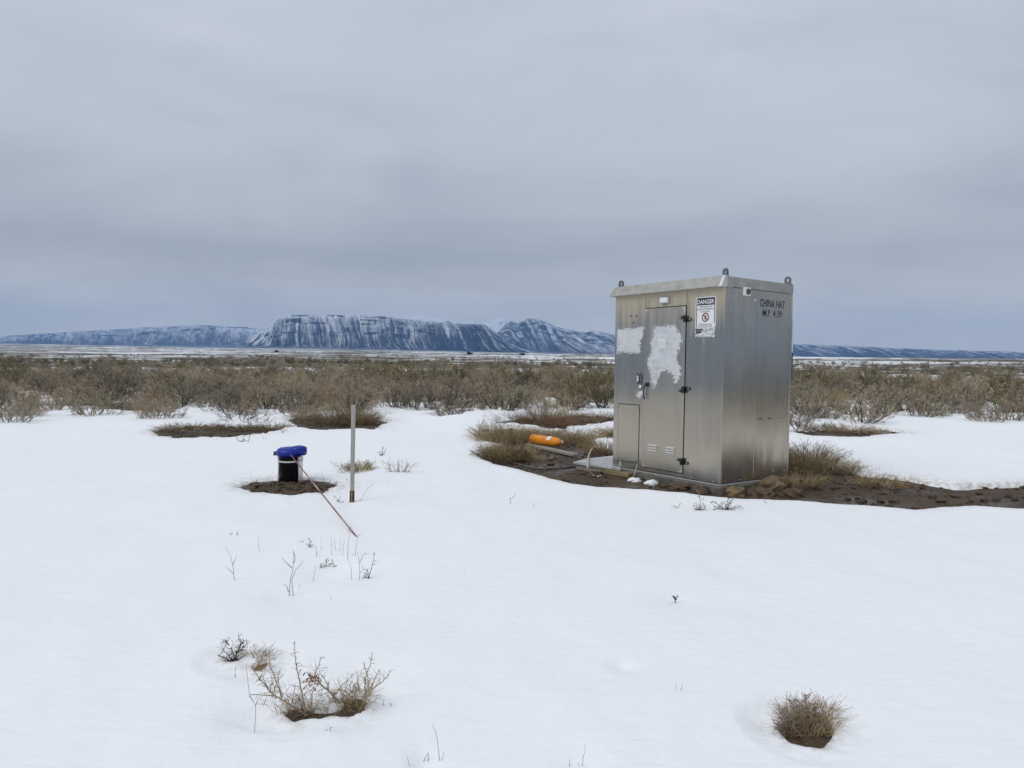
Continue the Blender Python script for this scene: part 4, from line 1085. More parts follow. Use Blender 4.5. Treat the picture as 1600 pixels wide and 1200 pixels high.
def broom(seed, R=0.5, H=0.7, n=150, side=5, r=0.003):
    """fan of fine upright stems (rabbitbrush, dry weeds)"""
    rr = random.Random(seed); B_ = MB(); L_ = MB()
    for i in range(n):
        ph = rr.uniform(0, 6.283); u = rr.random() ** 0.6
        b0 = np.array([0.35 * R * u * math.cos(ph), 0.35 * R * u * math.sin(ph), -0.04])
        tip = np.array([R * u * math.cos(ph), R * u * math.sin(ph), H * (1 - 0.5 * u ** 2) * rr.uniform(0.65, 1.08)]) + rv(rr, 0.03)
        c = curve(b0, tip, (0, 0, 0.05 * H), rr, 4, 0.012)
        (B_ if i % 4 == 0 else L_).tube(c, r, r * 0.45, 3, caps=False)
        for k in range(side):
            s0 = rr.uniform(0.4, 1.0) * 3; k0 = min(2, int(s0)); q0 = c[k0] + (c[k0 + 1] - c[k0]) * (s0 - k0)
            d2 = (tip - b0) / np.linalg.norm(tip - b0) + rv(rr, 0.45); d2 /= np.linalg.norm(d2)
            L_.tube([q0, q0 + d2 * rr.uniform(0.04, 0.13) * (R + H)], r * 0.7, r * 0.3, 3, caps=False)
    return B_, L_

KINDS = []      # (branches mesh, foliage mesh, joined mesh, style)
def add_kind(bl, mb_, ml_, style):
    B_, L_ = bl
    bm_ = B_.mesh('branches', mb_); lm_ = L_.mesh('foliage', ml_) if L_.v else None
    J = MB(); J.v = B_.v + L_.v; nb = len(B_.v); J.f = B_.f + [tuple(i + nb for i in q_) for q_ in L_.f]; J.m = [0] * len(B_.f) + [1] * len(L_.f)
    jm = J.mesh('sagebrush', [mb_, ml_]); KINDS.append((bm_, lm_, jm, style))
for sd_ in range(5): add_kind(sage(100 + sd_, 0.72 + 0.06 * sd_, 0.86 + 0.05 * (sd_ % 3)), M_barkg if sd_ % 2 else M_bark, M_leaf, 'sage')
add_kind(sage(120, 0.70, 0.95, 16, 6, 7, 7, 0.05), M_bark, M_leafg, 'olive')
add_kind(sage(130, 0.95, 0.85, 9, 8, 8, 0, bare=True, open_=0.25), M_bark, M_leaf, 'bare')
add_kind(broom(140, 0.62, 0.80, 170, 6, 0.0034), M_straw, M_leaft, 'tan')
add_kind(broom(150, 0.55, 0.55, 150, 5, 0.0034), M_barkg, M_leaf, 'low')
STY = [k[3] for k in KINDS]

def put_bush(ki, x, y, sc, rz, label, group, parts=False, sz=1.0, name='sagebrush', z=None):
    z = gz(x, y) if z is None else z
    bm_, lm_, jm, st_ = KINDS[ki]
    if parts and lm_ and len(bm_.polygons):
        o = empty(name, (x, y, z), rz); o.scale = (sc, sc, sc * sz)
        for nm, me in (('branches', bm_), ('foliage', lm_)):
            c = bpy.data.objects.new(nm, me); COL.objects.link(c); c.parent = o
    else:
        o = bpy.data.objects.new(name, jm); COL.objects.link(o); o.location = (x, y, z); o.rotation_euler = (0, 0, rz); o.scale = (sc, sc, sc * sz)
    return tag(o, label, 'shrub', group)

GB = 'sagebrush beyond the snow'
# bushes that stand out: (px, base py, kind, size, flatten, label)
SPEC = [
 (690, 647, 'bare', 1.40, 1.05, 'spreading sagebrush with a dark forked trunk at the edge of the snow'),
 (640, 643, 'sage', 0.95, 1.0, 'grey sagebrush just left of the dark forked trunk'),
 (617, 641, 'sage', 1.05, 1.05, 'rounded grey-green sagebrush with dark stems right behind the marker post'),
 (515, 646, 'tan', 1.25, 1.1, 'tall tan rabbitbrush with feathery stems left of the marker post'),
 (480, 648, 'tan', 0.80, 0.9, 'smaller pale tan rabbitbrush at the left foot of the tall tan one'),
 (560, 644, 'low', 1.0, 0.8, 'low brown brush directly behind the top of the marker post'),
 (462, 622, 'sage', 1.25, 1.0, 'round blue-grey sagebrush behind the tall tan rabbitbrush'),
 (525, 662, 'low', 1.30, 0.85, 'flattened brown brush filling the bare patch left of the marker post'),
 (480, 661, 'low', 1.0, 0.80, 'dark low brush at the left end of the bare patch beyond the blue cap'),
 (570, 664, 'low', 0.95, 0.75, 'low straggling brush at the right end of the bare patch behind the post'),
 (590, 655, 'bare', 0.55, 0.5, 'bare grey twigs trailing over the snow right of the marker post'),
 (372, 660, 'bare', 0.85, 0.75, 'leafless grey shrub standing in snow above the dark left bank'),
 (405, 665, 'bare', 0.50, 0.9, 'small upright leafless shrub beside the dark left bank'),
 (372, 644, 'olive', 0.95, 0.8, 'olive brown sagebrush at the left end of the brush line'),
 (425, 641, 'sage', 0.95, 0.75, 'low olive grey sagebrush on the snow line above the blue cap'),
 (720, 656, 'bare', 0.95, 0.75, 'dark twiggy shrub half buried by the drift before the forked trunk'),
 (752, 650, 'bare', 0.55, 0.50, 'dark bent twigs on the crest of the drift'),
 (665, 655, 'low', 0.40, 0.9, 'small grey shrub poking from snow left of the drift'),
 (800, 642, 'sage', 1.05, 1.0, 'grey sagebrush with a dark trunk above the drift'),
 (850, 656, 'low', 1.25, 1.0, 'grey brown brush behind the bare strip left of the cabinet'),
 (880, 660, 'low', 0.95, 0.85, 'rusty brown low brush in the bare strip behind the gas bottle'),
 (898, 640, 'olive', 1.25, 1.05, 'dark olive sagebrush with black stems left of the cabinet'),
 (940, 641, 'olive', 1.10, 1.0, 'yellow olive sagebrush against the left edge of the cabinet'),
 (830, 662, 'low', 0.70, 0.7, 'dark low brush at the left end of the bare strip'),
 (1262, 655, 'sage', 1.1, 1.0, 'sagebrush just past the rear corner of the cabinet'),
 (1250, 680, 'bare', 0.7, 0.8, 'bare twigs over snow past the rear corner of the cabinet'),
]
taken = []
for i, (px, py, kd, sc, fz, lab) in enumerate(SPEC):
    q = at(px, py, -0.08); cand = [k for k in range(len(KINDS)) if STY[k] == kd]
    put_bush(cand[i % len(cand)], q[0], q[1], 0.80 * sc * RNG.uniform(.95, 1.05), RNG.uniform(0, 6.28), lab, GB, True, fz)
    taken.append((q[0], q[1], 0.75 * sc))
# the mass of sage
pts = []
grid = {}
def near(x, y, d):
    i, j = int(math.floor(x / 1.2)), int(math.floor(y / 1.2))
    for a in (-1, 0, 1):
        for c in (-1, 0, 1):
            for (u, w) in grid.get((i + a, j + c), ()):
                if (u - x) ** 2 + (w - y) ** 2 < d * d: return True
    return False
NC = 90000
ca = np.where(NR.rand(NC) < 0.75, NR.uniform(-0.72, 0.72, NC), NR.uniform(0.72, 5.56, NC)); fr = np.abs(ca) < 0.7201
cr_ = np.where(fr, np.sqrt(NR.uniform(144, np.where(NR.rand(NC) < 0.62, 55, np.where(NR.rand(NC) < 0.6, 130, 320)) ** 2)), np.sqrt(NR.uniform(144, 55 ** 2, NC)))
cX, cY = cr_ * np.sin(ca), cr_ * np.cos(ca)
cl_ = fbm(cX * 0.16, cY * 0.16, 61, 3); ce = edge_r(cX, cY)
dn = np.select([cr_ < ce - 2.2, cr_ < ce + 0.4, cr_ < 46, cr_ < 70, cr_ < 160], [0, np.where((ca > -0.33) & (ca < 0.16), 0.05, 0.10), np.where(cl_ > 0.43, 0.95, 0.13), np.where(cl_ > 0.46, 0.55, 0.10), np.where(cl_ > 0.50, 0.22, 0.03)], np.where(cl_ > 0.52, 0.12, 0.015))
ok = np.where(NR.rand(NC) < dn)[0]
for i_ in ok:
    r, x, y, a = float(cr_[i_]), float(cX[i_]), float(cY[i_]), float(ca[i_])
    if near(x, y, 0.92 if r < 60 else 1.15): continue
    if any((x - u) ** 2 + (y - w) ** 2 < (0.75 * rr_) ** 2 for u, w, rr_ in taken): continue
    if 1.0 < x < 4.5 and 7 < y < 12: continue
    grid.setdefault((int(math.floor(x / 1.2)), int(math.floor(y / 1.2))), []).append((x, y)); pts.append((r, x, y, a))
pts.sort()
inview = [p_ for p_ in pts if p_[2] > 0 and abs(p_[1] / p_[2]) < 0.70]
indiv = set(id(p_) for p_ in inview[:265])
pc_ = fbm(np.array([p_[1] for p_ in pts]) * 0.12 + 9, np.array([p_[2] for p_ in pts]) * 0.12, 71, 3)
def kind_for(c):
    u = RNG.random()
    if u < 0.06: return 7
    if u < 0.11: return 8
    if u < 0.15: return 6
    if c > 0.56 and u < 0.60: return 5
    return RNG.randrange(5)
LM = {'sage': 'grey-brown sagebrush in the dense band beyond the snow', 'olive': 'olive-tinged sagebrush in the dense band beyond the snow', 'bare': 'leafless dark-stemmed sagebrush in the dense band beyond the snow',
      'tan': 'tan rabbitbrush scattered through the dense band beyond the snow', 'low': 'short grey brush in the dense band beyond the snow'}
ORD = ['first', 'second', 'third', 'fourth', 'fifth', 'sixth', 'seventh', 'eighth', 'ninth', 'tenth', 'eleventh', 'twelfth']
SECT = [(-100, 200, 'at the far left'), (200, 350, 'left of the dark bank'), (350, 450, 'above the dark left bank'), (450, 545, 'above the bare patch left of the post'), (545, 660, 'right behind the marker post'), (660, 760, 'behind the forked trunk'),
        (760, 860, 'above the snow drift'), (860, 965, 'just left of the cabinet'), (1230, 1330, 'just right of the cabinet'), (1330, 1460, 'behind the right end of the mud'), (1460, 1700, 'at the far right')]
WORD = {'sage': 'grey-brown sagebrush', 'olive': 'olive sagebrush', 'bare': 'leafless dark sagebrush', 'tan': 'tan rabbitbrush', 'low': 'short grey brush'}
front = {}
for p_ in inview[:265]:
    px_ = 800 + F * p_[1] / p_[2]
    if p_[0] - float(edge_r(np.array([p_[1]]), np.array([p_[2]]))[0]) < 1.8:
        for si, (a0, a1, w_) in enumerate(SECT):
            if a0 <= px_ < a1: front.setdefault(si, []).append((px_, id(p_)))
FL = {}
for si, L_ in front.items():
    for k, (px_, i_) in enumerate(sorted(L_)[:12]):
        FL[i_] = (ORD[k] + ' from left ' + SECT[si][2]) if len(L_) > 1 else 'alone ' + SECT[si][2]
rest = []; cnt = 0
for p_, c_n in zip(pts, pc_):
    r, x, y, a = p_; ki = kind_for(c_n)
    sc = (0.50 + 0.60 * RNG.random() ** 1.3) * (1 if r < 40 else 0.66); rz = RNG.uniform(0, 6.28)
    if id(p_) in indiv:
        put_bush(ki, x, y, sc, rz, 'front-row ' + WORD[STY[ki]] + ', ' + FL[id(p_)] if id(p_) in FL else LM[STY[ki]], GB + ' (' + STY[ki] + ')', cnt < 60, RNG.uniform(0.72, 0.95)); cnt += 1
    else: rest.append((x, y, sc, rz, ki))

# the rest of the sage: one object, instances on points
kc = bpy.data.collections.new('brush_kinds')
for i, k in enumerate(KINDS):
    o = bpy.data.objects.new('brush_kind_%02d' % i, k[2]); kc.objects.link(o)
R_A = np.array(rest)
me = bpy.data.meshes.new('distant_brush'); me.from_pydata(np.stack([R_A[:, 0], R_A[:, 1], ground_z(R_A[:, 0], R_A[:, 1])], 1).tolist(), [], [])
for nm, col_, ty in (('scl', R_A[:, 2], 'FLOAT'), ('rotz', R_A[:, 3], 'FLOAT'), ('kind_index', R_A[:, 4], 'INT')):
    a_ = me.attributes.new(nm, ty, 'POINT'); a_.data.foreach_set('value', col_.astype(np.float32 if ty == 'FLOAT' else np.int32))
db = bpy.data.objects.new('distant_brush', me); COL.objects.link(db)
tag(db, 'grey-brown sagebrush thinning out across the snowy plain toward the mountains', 'sagebrush', kind='stuff')
ng = bpy.data.node_groups.new('scatter', 'GeometryNodeTree')
ng.interface.new_socket('Geometry', in_out='INPUT', socket_type='NodeSocketGeometry'); ng.interface.new_socket('Geometry', in_out='OUTPUT', socket_type='NodeSocketGeometry')
gi = N(ng, 'NodeGroupInput'); go = N(ng, 'NodeGroupOutput')
ci = N(ng, 'GeometryNodeCollectionInfo', transform_space='ORIGINAL'); ci.inputs['Collection'].default_value = kc; ci.inputs['Separate Children'].default_value = True; ci.inputs['Reset Children'].default_value = True
ip = N(ng, 'GeometryNodeInstanceOnPoints'); ip.inputs['Pick Instance'].default_value = True
def named(nm, ty):
    n_ = N(ng, 'GeometryNodeInputNamedAttribute', data_type=ty); n_.inputs[0].default_value = nm; return n_.outputs[0]
cxz = N(ng, 'ShaderNodeCombineXYZ'); link(ng, named('rotz', 'FLOAT'), cxz.inputs[2])
link(ng, gi.outputs[0], ip.inputs['Points']); link(ng, ci.outputs[0], ip.inputs['Instance']); link(ng, named('kind_index', 'INT'), ip.inputs['Instance Index'])
link(ng, cxz.outputs[0], ip.inputs['Rotation']); link(ng, named('scl', 'FLOAT'), ip.inputs['Scale'])
link(ng, ip.outputs[0], go.inputs[0])
db.modifiers.new('scatter', 'NODES').node_group = ng

# ------------------------------------------------------------------ dry weeds round the mud
def clump(seed, R, H, n, mats, name, loc, label, group, lean=0.0):
    rr = random.Random(seed); G = MB(); T = MB()
    for i in range(n):
        ph = rr.uniform(0, 6.283); u = math.sqrt(rr.random())
        b0 = np.array([R * 0.75 * u * math.cos(ph), R * 0.75 * u * math.sin(ph), -0.02])
        ph2 = ph + rr.uniform(-.7, .7); rl = R * (0.15 + 0.55 * rr.random())
        tip = b0 + np.array([rl * math.cos(ph2) + lean, rl * math.sin(ph2), H * rr.uniform(0.35, 1.05) * (1 - 0.35 * u)])
        c = curve(b0, tip, (0, 0, 0.25 * H), rr, 4, 0.006)
        (T if i % 3 == 0 else G).tube(c, rr.uniform(0.0022, 0.004), 0.001, 3, caps=False)
        if i % 2 == 0:
            for k in range(4):
                s0 = rr.uniform(0.35, 1.0) * 3; k0 = min(2, int(s0)); q0 = c[k0] + (c[k0 + 1] - c[k0]) * (s0 - k0)
                d2 = rv(rr, 0.7) + np.array([0, 0, 0.6]); d2 /= np.linalg.norm(d2)
                G.tube([q0, q0 + d2 * rr.uniform(0.03, 0.09)], 0.002, 0.0008, 3, caps=False)
    o = empty(name, loc); tag(o, label, 'grass', group)
    G.build('blades', mats[0], o); T.build('stems', mats[1], o); return o
GW = 'dry weed clumps around the mud'
M_weed = simple('brown_weed', (0.20, 0.135, 0.060), (0.56, 0.44, 0.26), 14, 0.9)
M_weed2 = simple('dark_brown_weed', (0.10, 0.07, 0.036), (0.24, 0.175, 0.10), 9, 0.9)
M_weed3 = simple('rust_weed', (0.16, 0.075, 0.03), (0.28, 0.16, 0.08), 9, 0.9)
for i, (px, py, R, H, n, mt, lab) in enumerate([
  (785, 693, 0.56, 0.42, 560, (M_weed, M_weed2), 'large tan brown weed clump at the back left corner of the mud'),
  (812, 693, 0.46, 0.38, 420, (M_weed, M_weed2), 'tan weed clump touching the flat end of the gas bottle'),
  (783, 720, 0.40, 0.32, 420, (M_weed2, M_weed), 'dark tipped weed clump beside the snow at the left end of the mud'),
  (798, 718, 0.38, 0.34, 440, (M_weed, M_weed), 'pale tan weed clump at the near end of the hose'),
  (838, 719, 0.20, 0.11, 120, (M_weed, M_weed3), 'small sparse weed tuft in front of the plank'),
  (890, 692, 0.45, 0.30, 330, (M_weed, M_weed2), 'tangled brown weed clump behind the valve of the gas bottle'),
  (915, 690, 0.38, 0.28, 260, (M_weed, M_weed2), 'brown weed clump between the gas bottle and the snow bank'),
  (945, 708, 0.40, 0.28, 300, (M_weed, M_weed3), 'rusty brown weed clump behind the plywood sheet'),
  (848, 682, 0.45, 0.22, 260, (M_weed, M_weed2), 'low weed clump behind the orange gas bottle'),
  (868, 668, 0.50, 0.28, 260, (M_weed3, M_weed2), 'rusty weed clump in the bare strip behind the gas bottle'),
  (905, 662, 0.55, 0.24, 260, (M_weed2, M_weed), 'dark weed clump at the right of the bare strip'),
  (935, 656, 0.55, 0.20, 220, (M_weed2, M_weed), 'low dark weed clump in the bare strip nearest the cabinet'),
  (838, 663, 0.55, 0.28, 260, (M_weed2, M_weed3), 'dark weed clump at the left of the bare strip'),
  (955, 680, 0.30, 0.20, 160, (M_weed, M_weed2), 'small weed clump behind the left edge of the cabinet'),
  (1247, 742, 0.34, 0.42, 420, (M_weed, M_weed2), 'tall tan grass clump against the right rear of the cabinet'),
  (1262, 728, 0.45, 0.40, 420, (M_weed, M_weed2), 'tall tan grass clump behind the right edge of the mud'),
  (1252, 762, 0.26, 0.22, 220, (M_weed, M_weed2), 'short brown grass clump beyond the stones right of the cabinet'),
  (1300, 738, 0.42, 0.24, 260, (M_weed, M_weed2), 'wide brown grass clump on the mud far right of the cabinet'),
  (1372, 762, 0.30, 0.18, 160, (M_weed, M_weed3), 'brown grass clump at the right end of the mud'),
  (515, 665, 0.60, 0.34, 520, (M_weed2, M_weed), 'dark matted weeds in the bare patch beyond the blue cap'),
  (560, 665, 0.50, 0.32, 420, (M_weed2, M_weed), 'dark matted weeds in the bare patch behind the marker post'),
  (420, 674, 0.45, 0.16, 220, (M_weed2, M_weed), 'short weeds at the right end of the dark left bank'),
  (372, 675, 0.50, 0.13, 240, (M_weed2, M_weed), 'short dark weeds along the middle of the dark left bank'),
  (300, 675, 0.60, 0.16, 260, (M_weed2, M_weed), 'dark weeds at the left end of the dark left bank'),
  (1330, 676, 0.60, 0.22, 260, (M_weed, M_weed2), 'brown weeds in the bare patch far behind the right of the cabinet'),
  (1285, 676, 0.45, 0.22, 200, (M_weed, M_weed2), 'brown weeds in the bare patch just past the rear of the cabinet'),
  (562, 738, 0.20, 0.17, 170, (simple('yellow_weed', (0.20, 0.15, 0.055), (0.36, 0.28, 0.12), 9, 0.9), M_weed), 'small yellowish shrub in the snow right behind the marker post'),
]):
    q = at(px, py, -0.05); clump(300 + i, R, H, n, mt, 'weed_clump', (q[0], q[1], surf(q[0], q[1]) - 0.01 if 'yellowish' in lab else gz(q[0], q[1])), lab, GW)

# ------------------------------------------------------------------ twigs in the snow
def spur(mb, p, d, L, r, rr, lv=2):
    q_ = p + d * L
    mb.tube([p, p + d * L * 0.5 + rv(rr, L * 0.06), q_], r, r * 0.5, 4, caps=False)
    if lv > 0:
        for k in range(rr.randint(0, 2)):
            s0 = rr.uniform(0.3, 0.9); d2 = d + rv(rr, 0.6); d2 /= np.linalg.norm(d2)
            spur(mb, p + d * L * s0, d2, L * rr.uniform(0.3, 0.55), r * 0.7, rr, lv - 1)

def stem_pts(pxs, Y, rr, jit=0.02, slope=0.0):
    """photo polyline at depth Y, wandering in depth as it goes"""
    out = []; dy = 0.0
    for i, (x, y) in enumerate(pxs):
        out.append(atY(x, y, Y + dy)); dy += rr.uniform(-jit, jit) + slope
    return out

def twig(name, lines, mat, label, group, r=0.0025, spurs=0, spurL=0.02, seed=0, cat='twig', Y=None, jit=0.015, lv=1, root=0.03):
    rr = random.Random(seed + 900); mb = MB()
    q = on(*lines[0][0]); Y0 = q[1] if Y is None else Y
    for ln in lines:
        P = stem_pts(ln, Y0, rr, jit)
        if ln is lines[0] or ln[0][1] >= lines[0][0][1] - 3:
            P = [P[0] + np.array([0, 0, -root])] + P
        # densify with small wobble
        Q = []
        for i in range(len(P) - 1):
            Q.append(P[i]); Q.append((P[i] + P[i + 1]) / 2 + rv(rr, 0.02 * np.linalg.norm(P[i + 1] - P[i])))
        Q.append(P[-1])
        mb.tube(Q, r, r * 0.45, 5)
        tot = len(Q) - 1
        for k in range(spurs):
            s0 = (0.12 + 0.88 * (k + rr.random()) / spurs) * tot; k0 = min(tot - 1, int(s0)); p0 = Q[k0] + (Q[k0 + 1] - Q[k0]) * (s0 - k0)
            t_ = Q[k0 + 1] - Q[k0]; t_ = t_ / (np.linalg.norm(t_) + 1e-9)
            d = rv(rr, 1.0); d -= t_ * (d @ t_); d /= np.linalg.norm(d) + 1e-9
            d = d * 0.85 + t_ * 0.5; d /= np.linalg.norm(d)
            spur(mb, p0, d, spurL * rr.uniform(0.5, 1.25), r * 0.6, rr, lv)
    o = mb.build(name, mat, None); return tag(o, label, cat, group)
GT = 'bare twigs poking from the snow'
